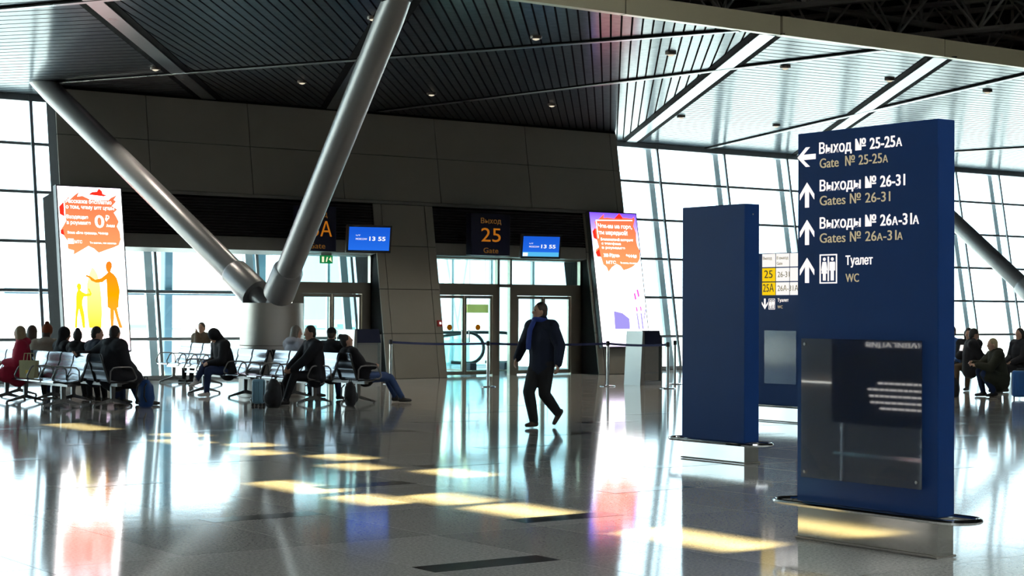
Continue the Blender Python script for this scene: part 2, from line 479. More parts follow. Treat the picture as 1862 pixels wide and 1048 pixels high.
for p, q in (((13.9, 36.25), (20.75, 22.12)), ((22.2, 36.3), (24.4, 22.12)), ((34.9, 38.5), (29.0, 22.12)), ((41.2, 35.2), (44.6, 22.12)), ((40.0, 38.5), (41.2, 35.2)), ((4.0, 38.5), (12.9, 22.12))):
    ceil_beam(p, q, 0.13, 0.06, 0.01)

# ---- champagne edge fascia of the lower ceiling
tr = struct('trim_1')
fx = [-11, -5, 1, 6, 10.3, 14.6, 18.1, 21.62, 25.9, 30.2, 34.5, 38.8, 43, 48, 53, 58, 65]
for k, (a, c) in enumerate(zip(fx[:-1], fx[1:])):
    p = MB(); off = 0.02 * (k % 2)
    p.box((a + 0.02, 21.98 - off, ZC - 0.03), (c - 0.02, 22.12, ZC + 0.30)); p.build('fascia_panel', m_gold, tr)
b = MB(); b.box((-11, 22.02, ZC), (65, 22.10, ZC + 0.28)); b.build('fascia_core', m_black, tr)

# ---- roof over the whole hall, far upper wall and the walls that close it behind the camera
rf = struct('ceiling_upper')
for y0, y1 in ((-14.4, 0.0), (4.5, 44)): MB().box((-12.4, y0, 12.5), (66.4, y1, 12.8)).build('roof_deck', m_roof, rf)
MB().box((-12.4, 0, 12.5), (-4, 4.5, 12.8)).build('roof_deck', m_roof, rf); MB().box((32, 0, 12.5), (66.4, 4.5, 12.8)).build('roof_deck', m_roof, rf)
m_milk = bpy.data.materials.new('added_skylight_milk'); m_milk.use_nodes = True  # skylight added out of view to brighten the near floor; tint cools the sun
_n = m_milk.node_tree; _n.nodes.remove(_n.nodes['Principled BSDF']); _t = _n.nodes.new('ShaderNodeBsdfTranslucent'); _t.inputs[0].default_value = (.47, .56, .74, 1); _n.links.new(_t.outputs[0], _n.nodes['Material Output'].inputs[0])
for k in range(12):
    x = -4 + 3 * k
    MB().box((x, 0, 12.60), (x + 3, 4.5, 12.62)).build('added_skylight_pane', m_milk, rf); MB().box((x - .06, 0, 12.45), (x + .06, 4.5, 12.6)).build('added_skylight_bar', m_truss, rf)
ws = struct('wall_upper')
MB().box((-12, 38.75, ZC + 0.02), (66, 39.0, 12.5)).build('upper_wall', m_roof, ws)
wr = struct('wall_right'); MB().box((66, -14, 0), (66.4, 39, 12.5)).build('wall_slab', m_plaster, wr)
# left end wall: slits invented out of view to shape the sun patches
wl = struct('wall_left')
def lw(y0, y1, z0, z1, nm='wall_slab'): MB().box((-12.24, y0, z0), (-12.18, y1, z1)).build(nm, m_plaster, wl)
def zat(x): return (x + 12) * 0.36 / 0.93
def yat(x, y): return y - (x + 12) * 0.10 / 0.93
rows = [(zat(7.82), zat(8.12), 8.0, [(14.7, 13.5), (13.2, 12.4)]),
        (zat(8.35), zat(8.75), 8.6, [(12.9, 12.1), (11.9, 11.0), (9.95, 8.7)]),
        (zat(9.34), zat(9.62), 9.5, [(24.2, 22.2), (20.2, 19.3), (18.1, 17.4), (16.0, 15.2)]),
        (zat(9.82), zat(10.10), 9.9, [(21.2, 20.4), (19.1, 18.5), (17.1, 16.3), (14.9, 14.0)])]
zc = 0.0
for z0, z1, xr, sl in rows:
    lw(-14, 39, zc, z0); y = 39.0
    for a, c in sorted(sl, reverse=True):
        a, c = yat(xr, a), yat(xr, c); lw(a, y, z0, z1, 'wall_pier'); y = c
        MB().box((-12.215, c, z0), (-12.205, a, z1)).build('pane', m_glass, wl)
    lw(-14, y, z0, z1, 'wall_pier'); zc = z1
lw(-14, 39, zc, 12.5)
# wall behind the photographer
wf = struct('wall_front')
MB().box((-12, -14.4, 0), (66, -14, 12.5)).build('wall_slab', m_plaster, wf)

# ---- roof trusses above the lower ceiling
def truss(p, d, z, L, lab):
    t = thing('roof_truss', lab, 'truss', (p[0], p[1], z), math.atan2(d[1], d[0]))
    MB().tube([(0, 0, 0), (L, 0, 0)], 0.085, 8).build('chord', m_truss, t, True)
    MB().tube([(0, -0.7, 1.5), (L, -0.7, 1.5)], 0.075, 8).build('chord', m_truss, t, True)
    MB().tube([(0, 0.7, 1.5), (L, 0.7, 1.5)], 0.075, 8).build('chord', m_truss, t, True)
    n = int(L / 1.9)
    for k in range(n):
        x = k * L / n; dx = L / n / 2
        for s in (-0.7, 0.7):
            MB().tube([(x, 0, 0), (x + dx, s, 1.5), (x + 2 * dx, 0, 0)], 0.04, 6).build('strut', m_truss, t)
        MB().tube([(x + dx, -0.7, 1.5), (x + dx, 0.7, 1.5)], 0.035, 6).build('strut', m_truss, t)
dv = (-0.34, 0.94)
for k, (px, py, zz, lb) in enumerate(((28.5, 20.5, 8.1, 'nearest'), (34.0, 20.5, 8.1, 'second'), (40.0, 20.5, 8.2, 'third'), (46.5, 20.5, 8.2, 'farthest'))):
    truss((px, py), dv, zz, 18.0, 'dark tubular steel roof truss above the gold edge beam, %s from the left' % {'nearest': 'first', 'second': 'second', 'third': 'third', 'farthest': 'last'}[lb])
truss((22, 30.5), (1, 0.02), 9.2, 40, 'long tubular roof truss running crosswise above the slatted ceiling')

# ---- doors of the two gates
m_dot = bpy.data.materials.new('door_sticker_orange'); m_dot.use_nodes = True
_n = m_dot.node_tree; _n.nodes.remove(_n.nodes['Principled BSDF']); _t = _n.nodes.new('ShaderNodeBsdfTranslucent'); _t.inputs[0].default_value = (.55, .22, .01, 1); _n.links.new(_t.outputs[0], _n.nodes['Material Output'].inputs[0])
m_red = mat('alarm_red', (0.45, 0.03, 0.03), 0.4)
YD = 36.3
def dx(px): return onY(px, 600, YD).x
def bar(mb, x0, x1, z0, z1, y0=YD - 0.06, y1=YD + 0.06): mb.box((x0, y0, z0), (x1, y1, z1)); return mb
def leaf(d, x0, x1, dot=True, hand=None):
    z0, z1 = 0.03, 2.02; s = 0.055
    L = bpy.data.objects.new('leaf', None); COL.objects.link(L); L.parent = d
    q = MB(); bar(q, x0, x0 + s, z0, z1, YD - .03, YD + .03); bar(q, x1 - s, x1, z0, z1, YD - .03, YD + .03); bar(q, x0 + s, x1 - s, z0, z0 + 0.09, YD - .03, YD + .03); bar(q, x0 + s, x1 - s, z1 - 0.07, z1, YD - .03, YD + .03)
    q.build('leaf_frame', m_steel, L)
    bar(MB(), x0 + s, x1 - s, z0 + .09, z1 - .07, YD - .008, YD + .008).build('pane', m_glass, L)
    if dot:
        c = MB(); xc = (x0 + x1) / 2
        c.slab_xz([(xc + .075 * math.cos(t * math.pi / 10), 1.22 + .075 * math.sin(t * math.pi / 10)) for t in range(20)], YD - .016, YD - .009); c.build('sticker', m_dot, L)
    if hand:
        xh = x1 - .10 if hand == 'r' else x0 + .10
        MB().tube([(xh, YD - .03, .85), (xh, YD - .09, .85), (xh, YD - .09, 1.15), (xh, YD - .03, 1.15)], .014, 8).build('handle', m_chrome, L, True)
def frame_box(d, x0, x1, z0, z1): bar(MB(), x0, x1, z0, z1).build('frame', m_steel, d)
# gate 25: two double doors, side lights and overlights
d1 = struct('door_1'); d2 = struct('door_2'); w3 = struct('window_3')
xa, xb, xc_, xd, xe = 23.75, dx(903), dx(931), dx(1036), dx(1052)
frame_box(d1, xa, xa + .06, 0, 2.05); frame_box(d1, xb - .16, xb, 0, 2.05); frame_box(d1, xa, xb, 2.03, 2.24)
xm = dx(843); leaf(d1, xa + .07, xm, hand='r'); leaf(d1, xm + .012, xb - .17, hand='l')
frame_box(d2, xc_ - .05, xc_ + .12, 0, 2.05); frame_box(d2, xd, xe, 0, 2.05); frame_box(d2, xc_ - .05, xe, 2.03, 2.24)
xm2 = dx(986); leaf(d2, xc_ + .13, xm2, hand='r'); leaf(d2, xm2 + .012, xd - .01, hand='l')
for x0, x1 in ((xb - .02, xb + .05), (xc_ - .11, xc_ - .05), (xe, xe + .05), (28.36, 28.42)):
    bar(MB(), x0, x1, 0, 3.02).build('mullion', m_steel, w3)
bar(MB(), 23.7, 28.4, 2.24, 2.32).build('transom', m_steel, w3); bar(MB(), 23.7, 28.4, 2.94, 3.02).build('transom', m_steel, w3)
for x0, x1, z0, z1 in ((23.72, xb - .02, 2.32, 2.94), (xb + .05, xc_ - .11, 2.32, 2.94), (xc_ - .05, xe, 2.32, 2.94), (xb + .05, xc_ - .11, .05, 2.24), (xe + .05, 28.36, 0.05, 2.24), (xe + .05, 28.36, 2.32, 2.94)):
    bar(MB(), x0, x1, z0, z1, YD - .008, YD + .008).build('pane', m_glass, w3)
# gate 25A
d3 = struct('door_3'); w4 = struct('window_4')
ya0, ya1, yb0, yb1 = dx(540), dx(547), dx(656), dx(673)
frame_box(d3, ya0 - .1, ya1, 0, 2.05); frame_box(d3, yb0, yb1, 0, 2.05); frame_box(d3, ya0 - .1, yb1, 2.03, 2.24)
ym = dx(602); leaf(d3, ya1 + .01, ym, False, 'r'); leaf(d3, ym + .012, yb0 - .01, False, 'l')
bar(MB(), yb1, yb1 + .05, 0, 3.02).build('mullion', m_steel, w4); bar(MB(), 21.92, 21.97, 0, 3.02).build('mullion', m_steel, w4)
bar(MB(), ya0 - .1, 21.95, 2.24, 2.30).build('transom', m_steel, w4); bar(MB(), ya0 - .1, 21.95, 2.96, 3.02).build('transom', m_steel, w4)
bar(MB(), ya0 - .16, ya0 - .1, 0, 3.02).build('mullion', m_steel, w4)
for x0, x1, z0, z1 in ((ya0 - .1, yb1, 2.30, 2.96), (yb1 + .05, 21.92, .05, 2.96)):
    bar(MB(), x0, x1, z0, z1, YD - .008, YD + .008).build('pane', m_glass, w4)

# ---- the vestibule behind gate 25: pale glazed side walls
wv = struct('wall_vestibule')
m_cyan = mat('vestibule_panel_pale', (0.55, 0.80, 0.80), 0.35)
for xw in (23.4, 28.75):
    for k in range(5):
        y0 = 36.9 + k * 2.0
        MB().box((xw, y0, 0), (xw + .08, y0 + .10, 3.3)).build('post', m_mull, wv)
        MB().box((xw + .03, y0 + .10, 0.1), (xw + .05, y0 + 2.0, 3.2)).build('pane', m_glass2, wv)
    MB().box((xw, 36.9, 0), (xw + .08, 46.9, .1)).build('rail', m_mull, wv); MB().box((xw, 36.9, 3.2), (xw + .08, 46.9, 3.3)).build('rail', m_mull, wv)
MB().box((23.4, 36.9, 3.3), (28.83, 46.9, 3.4)).build('vestibule_ceiling', m_cyan, wv)

# ================================================================== THINGS
m_navy = mat('sign_navy_enamel', (0.009, 0.044, 0.175), 0.5, var=0.06, scale=3.0, spec=.18)
m_navyd = mat('sign_navy_edge', (0.010, 0.030, 0.110), 0.35, var=0.04)
m_white = emit('sign_letters_white', (1.0, 0.93, 0.88), 1.15)
m_cream = emit('sign_letters_sand', (0.62, 0.53, 0.33), 0.75)
m_polish = mat('polished_steel', (0.66, 0.645, 0.60), 0.09, metal=1.0, var=0.05, scale=3)
m_plate = glass('acrylic_plate', (0.72, 0.72, 0.74), 0.17, 0.025, body=0.12, bodycol=(0.5, 0.48, 0.46))
m_dark = mat('dark_plastic', (0.012, 0.012, 0.014), 0.4)

# ---- tall free-standing signs; local x runs along the face, -y is the face side
def totem(name, label, X, ya, yb, thick, zb, zt, rail=0.15):
    L = ya - yb
    t = thing(name, label, 'sign', (X, ya, 0), R(-90))
    body = MB(); body.rbox((L / 2, thick / 2, (zb + zt) / 2), (L, thick, zt - zb), 0.006, 1); body.build('sign_body', m_navy, t)
    base = MB(); base.box((0.006, 0.006, 0.0), (L - .006, thick - .006, zb - 0.004)); base.build('plinth', m_polish, t)
    sk = MB(); sk.tube([(0, -.006, .012), (L, -.006, .012), (L, thick + .006, .012), (0, thick + .006, .012)], .009, 6, True); sk.build('plinth_edge', m_truss, t)
    # flat bumper rail running round the sign
    pts = []
    w = thick / 2 + 0.075
    for k in range(9): a = math.pi / 2 + math.pi * k / 8; pts.append((-rail + w * math.cos(a) * 0.9 + .06, thick / 2 + w * math.sin(a), zb - .012))
    for k in range(9): a = -math.pi / 2 + math.pi * k / 8; pts.append((L + rail + w * math.cos(a) * 0.9 - .06, thick / 2 + w * math.sin(a), zb - .012))
    MB().tube(pts, .019, 8, True).build('bumper_rail', m_chrome, t, True)
    for xx in (0.12, L - 0.12):
        MB().tube([(xx, -.08, zb - .012), (xx, thick + .08, zb - .012)], .008, 6).build('rail_bracket', m_chrome, t, True)
    return t
def arrow(parent, cx, cz, h, direction, y, m):
    w = h * 0.78; s = h * 0.17
    # up arrow outline: chevron head with shaft
    P = [(0, h / 2), (w / 2, h * 0.03), (w / 2, -h * 0.19), (s * 0.62, h * 0.17), (s * 0.62, -h / 2), (-s * 0.62, -h / 2), (-s * 0.62, h * 0.17), (-w / 2, -h * 0.19), (-w / 2, h * 0.03)]
    if direction == 'l': P = [(-z, x) for x, z in P]
    if direction == 'd': P = [(-x, -z) for x, z in P]
    MB().slab_xz([(cx + x, cz + z) for x, z in P], y - .004, y).build('arrow', m, parent)
def pictogram(parent, x0, z0, w, h, y, m):
    t = w * 0.055
    q = MB()
    for a, c in (((x0, z0), (x0 + w, z0 + t)), ((x0, z0 + h - t), (x0 + w, z0 + h)), ((x0, z0 + t), (x0 + t, z0 + h - t)), ((x0 + w - t, z0 + t), (x0 + w, z0 + h - t)), ((x0 + w / 2 - t * .6, z0 + h * .08), (x0 + w / 2 + t * .6, z0 + h * .92))):
        q.slab_xz([a, (c[0], a[1]), c, (a[0], c[1])], y - .004, y)
    q.build('pictogram_frame', m, parent)
    for k, cx in enumerate((x0 + w * .27, x0 + w * .73)):
        f = MB()
        f.slab_xz([(cx + w * .075 * math.cos(i * math.pi / 8), z0 + h * .83 + w * .075 * math.sin(i * math.pi / 8)) for i in range(16)], y - .004, y)
        if k == 0:
            P = [(-.10, .74), (.10, .74), (.17, .46), (.12, .45), (.08, .60), (.16, .34), (.075, .34), (.075, .10), (.01, .10), (.01, .34), (-.01, .34), (-.01, .10), (-.075, .10), (-.075, .34), (-.16, .34), (-.08, .60), (-.12, .45), (-.17, .46)]
        else:
            P = [(-.13, .74), (.13, .74), (.15, .70), (.15, .44), (.10, .44), (.10, .66), (.085, .66), (.085, .10), (.012, .10), (.012, .42), (-.012, .42), (-.012, .10), (-.085, .10), (-.085, .66), (-.10, .66), (-.10, .44), (-.15, .44), (-.15, .70)]
        f.slab_xz([(cx + a * w, z0 + c * h) for a, c in P], y - .004, y)
        f.build('pictogram_figure', m, parent)

# big direction sign
SX, SA, SB = 8.95, 8.93, 7.645
big = totem('direction_sign', 'tall navy direction sign with arrows listing gates 25 to 31A and WC', SX, SA, SB, 0.165, 0.27, 2.885)
KX = {}
def su(px, py):
    p = onX(px, py, SX); return SA - p.y, p.z
for body, small, a, e, hh, m in (
    ('Выход № 25-25', 'А', (1490, 280), (1628, 267), .078, m_white), ('Gate  № 25-25', 'А', (1491, 306), (1604, 297), .070, m_cream),
    ('Выходы № 26-31', '', (1491, 348), (1646, 338), .078, m_white), ('Gates № 26-31', '', (1491, 374), (1619, 367), .070, m_cream),
    ('Выходы № 26~-31', 'А', (1491, 416), (1658, 410), .078, m_white), ('Gates № 26~-31', 'А', (1491, 442), (1630, 438), .070, m_cream),
    ('Туалет', '', (1538, 482), (1587, 482), .064, m_white), ('WC', '', (1538, 513), (1562, 513), .060, m_cream)):
    u0, z0 = su(*a); u1, _ = su(*e)
    bo = 0.012 if m is m_white else 0.0
    if '~' in body:   # a small capital inside the line
        b0, b1_ = body.split('~'); k0 = KX[m.name]
        ue = lettering(big, b0, u0, z0, hh, -.002, m, sx=k0, bold=bo)
        ue = lettering(big, 'А', ue + .006, z0, hh * .72, -.002, m, sx=k0, bold=bo)
        ue = lettering(big, b1_, ue + .008, z0, hh, -.002, m, sx=k0, bold=bo)
    else:
        ue = lettering(big, body, u0, z0, hh, -.002, m, width=u1 - u0, bold=bo); KX[m.name] = _tc['kx']
    if small: lettering(big, small, ue + .008, z0, hh * .72, -.002, m, bold=bo)
for (px, py), dr in (((1467, 286), 'l'), ((1468, 355), 'u'), ((1468, 423), 'u'), ((1468, 492), 'u')):
    u, z = su(px, py); arrow(big, u, z, .178, dr, -.001, m_white)
u, z = su(1491, 516); pictogram(big, u, z, .165, .205, -.001, m_white)
# acrylic plate with bolts and a printed notice
u0, z0 = su(1462, 867); u1, z1 = su(1681, 620)
MB().box((u0, -.030, z0), (u1, -.022, z1)).build('acrylic_plate', m_plate, big)
for bx, bz in ((u0 + .035, z1 - .04), (u0 + .035, z0 + .04), (u1 - .04, z0 + .045), (u1 - .04, z1 - .04)):
    MB().tube([(bx, -.036, bz), (bx, 0, bz)], .011, 10).build('bolt', m_chrome, big, True)

# lit information board left of the picture; the acrylic plate mirrors its back-to-front text
BX = 3.0
def mirror_hit(px, py):
    p_ = onX(px, py, SX - .03); d_ = p_ - Vector((0, 0, EYE)); d_.x = -d_.x
    return p_ + d_ * ((BX - p_.x) / d_.x)
ha, hb = mirror_hit(1684, 618), mirror_hit(1570, 862)
y0_, y1_ = sorted((ha.y, hb.y)); y0_ -= .08; y1_ += .5
ib = thing('information_board', 'low lit information board mirrored in the plate of the big direction sign', 'board', (BX, y0_, 0), R(90))
MB().box((0, 0, .35), (y1_ - y0_, .08, 1.55)).build('board_body', m_dark, ib)
for xx in (.15, y1_ - y0_ - .15): MB().tube([(xx, .04, 0), (xx, .04, .35)], .03, 10).build('post', m_chrome, ib, True)
MB().box((0.05, -.02, .0), (y1_ - y0_ - .05, .10, .02)).build('foot_plate', m_chrome, ib)
m_bt = emit('board_letters', (1.0, .97, .92), 2.6)
def bl(px, py): h_ = mirror_hit(px, py); return h_.y - y0_, h_.z
u0, z0 = bl(1680, 634); u1, _ = bl(1575, 634); lettering(ib, 'НАВИГАЦИЯ', min(u0, u1), z0, .055, -.003, m_bt, width=abs(u1 - u0))
for py, x1_ in ((703, 1592), (715, 1578), (727, 1580), (739, 1578), (750, 1600)):   # lines too fine to read
    u0, z0 = bl(1680, py); u1, _ = bl(x1_, py); k_ = 0; xx = min(u0, u1)
    while xx < max(u0, u1) - .03:
        w_ = random.uniform(.05, .11); MB().box((xx, -.004, z0), (min(xx + w_, max(u0, u1)), -.001, z0 + .022)).build('text_line', m_bt, ib); xx += w_ + .015
# blank sign and the far gate list sign
blank = totem('blank_sign', 'navy sign with a blank back standing left of the big direction sign', 12.86, 14.61, 13.61, 0.215, 0.225, 2.77, 0.12)
MB().rbox((0.995, .12, 2.66), (.012, .02, .02), .003, 1).build('lock', m_chrome, blank)
far = totem('gate_list_sign', 'far navy sign with yellow 25 and 25A tiles, glimpsed between two signs', 18.3, 19.25, 17.95, 0.17, 0.25, 2.50, 0.12)
m_ylw = emit('gate_tile_yellow', (1.0, 0.66, 0.01), 0.95)
m_wht = emit('gate_tile_white', (1.0, 0.97, 0.93), 1.0)
m_ink = mat('gate_tile_ink', (0.10, 0.07, 0.05), 0.6)
m_inkl = mat('gate_tile_ink_faint', (0.80, 0.62, 0.35), 0.6)
def fu(px, py):
    p = onX(px, py, 18.3); return 19.25 - p.y, p.z
ua, za = fu(1386, 487); ub, zb_ = fu(1411, 487); uc, _ = fu(1437, 487)
wd = ub - ua
for r_, (pt, pb) in enumerate(((462, 486), (488, 512), (514, 537))):
    _, zt = fu(1398, pt); _, zb2 = fu(1398, pb)
    for c_ in range(4):
        q = MB(); q.box((ua + c_ * wd + .012, -.012, zb2), (ua + (c_ + 1) * wd - .012, 0, zt)); q.build('gate_tile', m_ylw if (c_ == 0 and r_ > 0) else m_wht, far)
    if r_ > 0:
        lettering(far, ('25', '25А')[r_ - 1], ua + wd / 2, zb2 + .05, .12, -.014, m_ink, align='c', width=wd * (.6, .78)[r_ - 1])
        lettering(far, ('26-31', '26А-31А')[r_ - 1], ua + wd + .05, zb2 + .06, .085, -.014, m_inkl)
    else:
        lettering(far, 'Выход', ua + .03, zb2 + .11, .045, -.014, m_inkl); lettering(far, 'В выход', ua + wd + .03, zb2 + .11, .045, -.014, m_inkl); lettering(far, 'Gate', ua + wd + .03, zb2 + .03, .045, -.014, m_inkl)
u, z = fu(1391, 553); arrow(far, u, z, .16, 'd', -.001, m_white)
u, z = fu(1398, 563); pictogram(far, u, z, .13, .16, -.001, m_white)
u, z = fu(1414, 549); lettering(far, 'Туалет', u, z, .05, -.002, m_white)
u, z = fu(1414, 561); lettering(far, 'WC', u, z, .045, -.002, m_cream)
u0, z0 = fu(1392, 697); u1, z1 = fu(1450, 602)
MB().box((u0, -.03, z0), (u1, -.022, z1)).build('acrylic_plate', glass('acrylic_plate_far', (0.85, 0.9, 0.93), 0.025, 0.08), far)

# ---- V-shaped columns
def vcol(label, base, tops, r=0.235):
    t = thing('v_column', label, 'column', (base[0], base[1], 0))
    q = MB(); q.lathe([(.66, 0), (.66, .03), (.635, .05), (.60, 1.70), (.60, 1.76), (.55, 1.76)], 40); q.build('pedestal', brushed('pedestal_steel', (0.55, 0.51, 0.46), 0.42, (1, 1, 30)), t, True)
    MB().tube([( .628 * math.cos(a), .628 * math.sin(a), .95) for a in [2 * math.pi * k / 40 for k in range(40)]], .008, 6, True).build('pedestal_seam', m_truss, t, True)
    for k, (tx, ty, tz) in enumerate(tops):
        a = Vector((0, 0, 1.62)); bb = Vector((tx - base[0], ty - base[1], tz))
        d = (bb - a).normalized()
        s = a + d * 0.12
        MB().tube([s, s + d * .55], r * .72, 24).build('foot', m_tube, t, True)
        MB().tube([a + d * .55, a + d * 1.25, a + d * 1.32], [r * 1.28, r * 1.22, r * 1.02], 24).build('collar', m_tube, t, True)
        MB().tube([a + d * 1.25, bb - d * .35, bb + d * .25], [r, r, r * .9], 28).build('tube', m_tube, t, True)
    return t
vcol('grey V-shaped steel column on a drum pedestal behind the benches', (15.95, 30.0), [(13.75, 36.35, ZC), (14.6, 23.4, ZC)])
vcol('V-shaped steel column with slanting tube at the far right window', (41.15, 31.0), [(40.0, 36.4, ZC), (39.8, 24.4, ZC)])

# ---- back-lit advertising boxes on the leaning wall
ca = math.cos(math.atan(LEAN))
def lightbox(name, label, x0, x1, z0, z1, face, rim):
    w, h = x1 - x0, (z1 - z0) / ca
    p = WP(x0, z0, .16)
    t = thing(name, label, 'advert', p, 0, None, -math.atan(LEAN))
    q = MB(); q.box((-.03, .0, -.03), (w + .03, .155, h + .03)); q.build('housing', rim, t)
    q = MB(); q.box((0, -.006, 0), (w, -.001, h)); q.build('lit_panel', face, t)
    return t, w, h
m_rim = mat('lightbox_rim', (0.10, 0.10, 0.11), 0.4)
f1 = emit_grad('ad_film_surf', [(0.0, (0.62, 0.50, 0.72)), (0.05, (0.80, 0.55, 0.62)), (0.12, (1.0, .80, .62)), (0.17, (1, 1, 1)), (0.93, (1, 1, 1)), (1.0, (.93, .80, .95))], 4.6, 2, 0, 3.6)
ad1, w1, h1 = lightbox('advertising_lightbox', 'lit advert with a surfer and orange splash by the left benches', 13.98, 15.42, 0.72, 4.24, f1, m_rim)
def art(t, w, h, pts, m, name, y, px):
    """pts measured on the advert: fractions of width (from left) and height (from top)"""
    q = MB(); q.slab_xz([(a / px[0] * w, h - c / px[1] * h) for a, c in pts], y - .003, y); return q.build(name, m, t)
PX1 = (415, 990)
mo = emit_grad('ad_orange_splash', [(0.0, (1.0, .16, .06)), (1.0, (1.0, .07, .03))], 2.6, 2, 2.2, 3.6)
mr_ = emit('ad_red', (1.0, .02, .01), 2.0)
mw = emit('ad_white', (1.0, .96, .92), 2.6)
sp = [(40, 90), (75, 60), (60, 95), (105, 55), (140, 30), (125, 60), (160, 55), (210, 75), (250, 78), (330, 75), (345, 60), (388, 40), (365, 70), (380, 80), (350, 110), (385, 130), (360, 150), (375, 175), (390, 205), (375, 235), (392, 268), (395, 315), (380, 350), (345, 365), (300, 380), (245, 400), (215, 375), (180, 360), (145, 380), (80, 415), (85, 390), (48, 380), (45, 330), (25, 300), (5, 270), (30, 235), (45, 210), (40, 150)]
def split_art(t, w, h, pts, m, name, y, px):
    art(t, w, h, pts, m, name, y, px)
art(ad1, w1, h1, sp, mo, 'splash', -.007, PX1)
art(ad1, w1, h1, [(200, 45), (225, 28), (255, 25), (270, 5), (290, 22), (292, 38), (320, 45), (300, 52), (240, 48)], mr_, 'splash_blot', -.012, PX1)
art(ad1, w1, h1, [(5, 125), (35, 95), (35, 185), (5, 170)], mr_, 'splash_blot', -.012, PX1)
art(ad1, w1, h1, [(5, 270), (22, 262), (28, 300), (5, 290)], mr_, 'splash_blot', -.012, PX1)
man = [(285, 475), (295, 455), (312, 450), (325, 462), (325, 485), (318, 500), (313, 515), (335, 530), (352, 552), (362, 590), (368, 630), (362, 660), (357, 690), (352, 730), (342, 735), (352, 790), (372, 855), (350, 855), (335, 800), (322, 745), (318, 800), (310, 855), (296, 855), (295, 790), (298, 740), (282, 730), (283, 660), (285, 600), (284, 560), (255, 580), (215, 582), (185, 570), (175, 555), (150, 545), (155, 535), (180, 545), (210, 565), (250, 555), (285, 530), (297, 518), (287, 505)]
board = [(195, 490), (210, 500), (228, 535), (240, 590), (245, 680), (242, 770), (232, 855), (155, 855), (148, 780), (150, 680), (158, 590), (175, 530)]
kid = [(88, 605), (95, 590), (108, 588), (118, 598), (117, 618), (108, 628), (122, 640), (145, 650), (172, 648), (160, 620), (168, 618), (182, 650), (175, 662), (130, 668), (120, 690), (118, 720), (128, 780), (128, 855), (112, 855), (105, 790), (95, 740), (82, 790), (75, 855), (62, 855), (70, 780), (78, 720), (80, 680), (85, 645), (95, 630)]
mman = emit_grad('ad_man_orange', [(0.0, (1.0, .40, .06)), (0.5, (1.0, .42, .0)), (1.0, (.95, .22, .02))], 1.1, 2, .4, 2.0)
mbrd = emit_grad('ad_board_yellow', [(0.0, (1.0, .70, .02)), (0.5, (1.0, .92, .25)), (1.0, (1.0, .95, .55))], 1.3, 2, .4, 1.9)
mkid = emit('ad_kid_yellow', (1.0, .74, .02), 1.25)
art(ad1, w1, h1, board, mbrd, 'surfboard', -.007, PX1); art(ad1, w1, h1, man, mman, 'surfer_silhouette', -.012, PX1); art(ad1, w1, h1, kid, mkid, 'child_silhouette', -.012, PX1)
def adtext(t, w, h, px, body, x, y, hh, wid=None, bold=.015):
    lettering(t, body, x / px[0] * w, h - y / px[1] * h, hh / px[1] * h, -.013, mw, width=wid / px[0] * w if wid else None, bold=bold)
for bd, x, y, hh, wd_ in (('Расскажи бесплатно', 48, 100, 24, 300), ('о том, чему нет цены', 48, 135, 24, 315), ('Входящие', 48, 195, 22, 140), ('в роуминге', 48, 230, 22, 155), ('0', 230, 245, 78, 62), ('₽', 300, 205, 36, 28), ('/мин', 305, 240, 18, 55), ('Зона «Без границ», *4444#', 48, 288, 15, 265), ('МТС', 92, 345, 18, 48), ('Ты знаешь, что можешь', 190, 345, 11, 175)):
    adtext(ad1, w1, h1, PX1, bd, x, y, hh, wd_)
art(ad1, w1, h1, [(48, 318), (86, 318), (86, 350), (48, 350)], mw, 'logo_block', -.012, PX1)
art(ad1, w1, h1, [(38, 78), (42, 78), (42, 175), (38, 175)], mw, 'rule', -.012, PX1)
mnote = mat('ad_small_print', (0.6, 0.45, 0.5), 0.6)
for k in range(5):
    lettering(ad1, 'Подробности об услугах связи, тарифах и территории действия на сайте', 40 / 415 * w1, h1 - (882 + k * 14) / 990 * h1, .018, -.010, mnote, width=330 / 415 * w1)

f2 = emit_grad('ad_film_snow', [(0.0, (.82, .70, 1.0)), (0.1, (1, .97, 1)), (0.55, (1, 1, 1)), (0.66, (.80, .90, 1)), (0.88, (.22, .16, .8)), (1.0, (.08, .025, .5))], 3.2, 2, 0, 3.6)
ad2, w2, h2 = lightbox('advertising_lightbox', 'lit blue and white advert with orange splash right of gate 25', 28.50, 30.08, 0.70, 4.22, f2, m_rim)
PX2 = (365, 975)
art(ad2, w2, h2, [(30, 70), (70, 45), (110, 10), (105, 40), (130, 35), (190, 40), (230, 0), (255, 30), (330, 35), (345, 20), (350, 45), (335, 90), (350, 140), (345, 200), (350, 240), (365, 270), (360, 330), (340, 360), (290, 395), (255, 410), (220, 420), (200, 390), (170, 375), (130, 400), (100, 435), (90, 400), (65, 380), (55, 330), (15, 300), (20, 275), (45, 255), (35, 200), (10, 180), (8, 140), (40, 115)], mo, 'splash', -.007, PX2)
for bl in ([(8, 140), (30, 112), (34, 200), (12, 190)], [(15, 295), (45, 268), (50, 325), (25, 325)], [(190, 38), (215, 15), (232, 0), (252, 28), (250, 40)]): art(ad2, w2, h2, bl, mr_, 'splash_blot', -.012, PX2)
for bd, x, y, hh, wd_ in (('Чек-ин на горе,', 55, 112, 30, 265), ('ты нарядной!', 55, 160, 30, 225), ('Безлимитный интернет', 65, 205, 19, 255), ('с телефона', 68, 235, 18, 150), ('в роуминге', 68, 265, 18, 180), ('300 ₽/день', 75, 325, 26, 125), ('*444#', 250, 325, 24, 85), ('МТС', 90, 375, 22, 75), ('Ты знаешь, что можешь', 200, 372, 12, 145)):
    adtext(ad2, w2, h2, PX2, bd, x, y, hh, wd_)
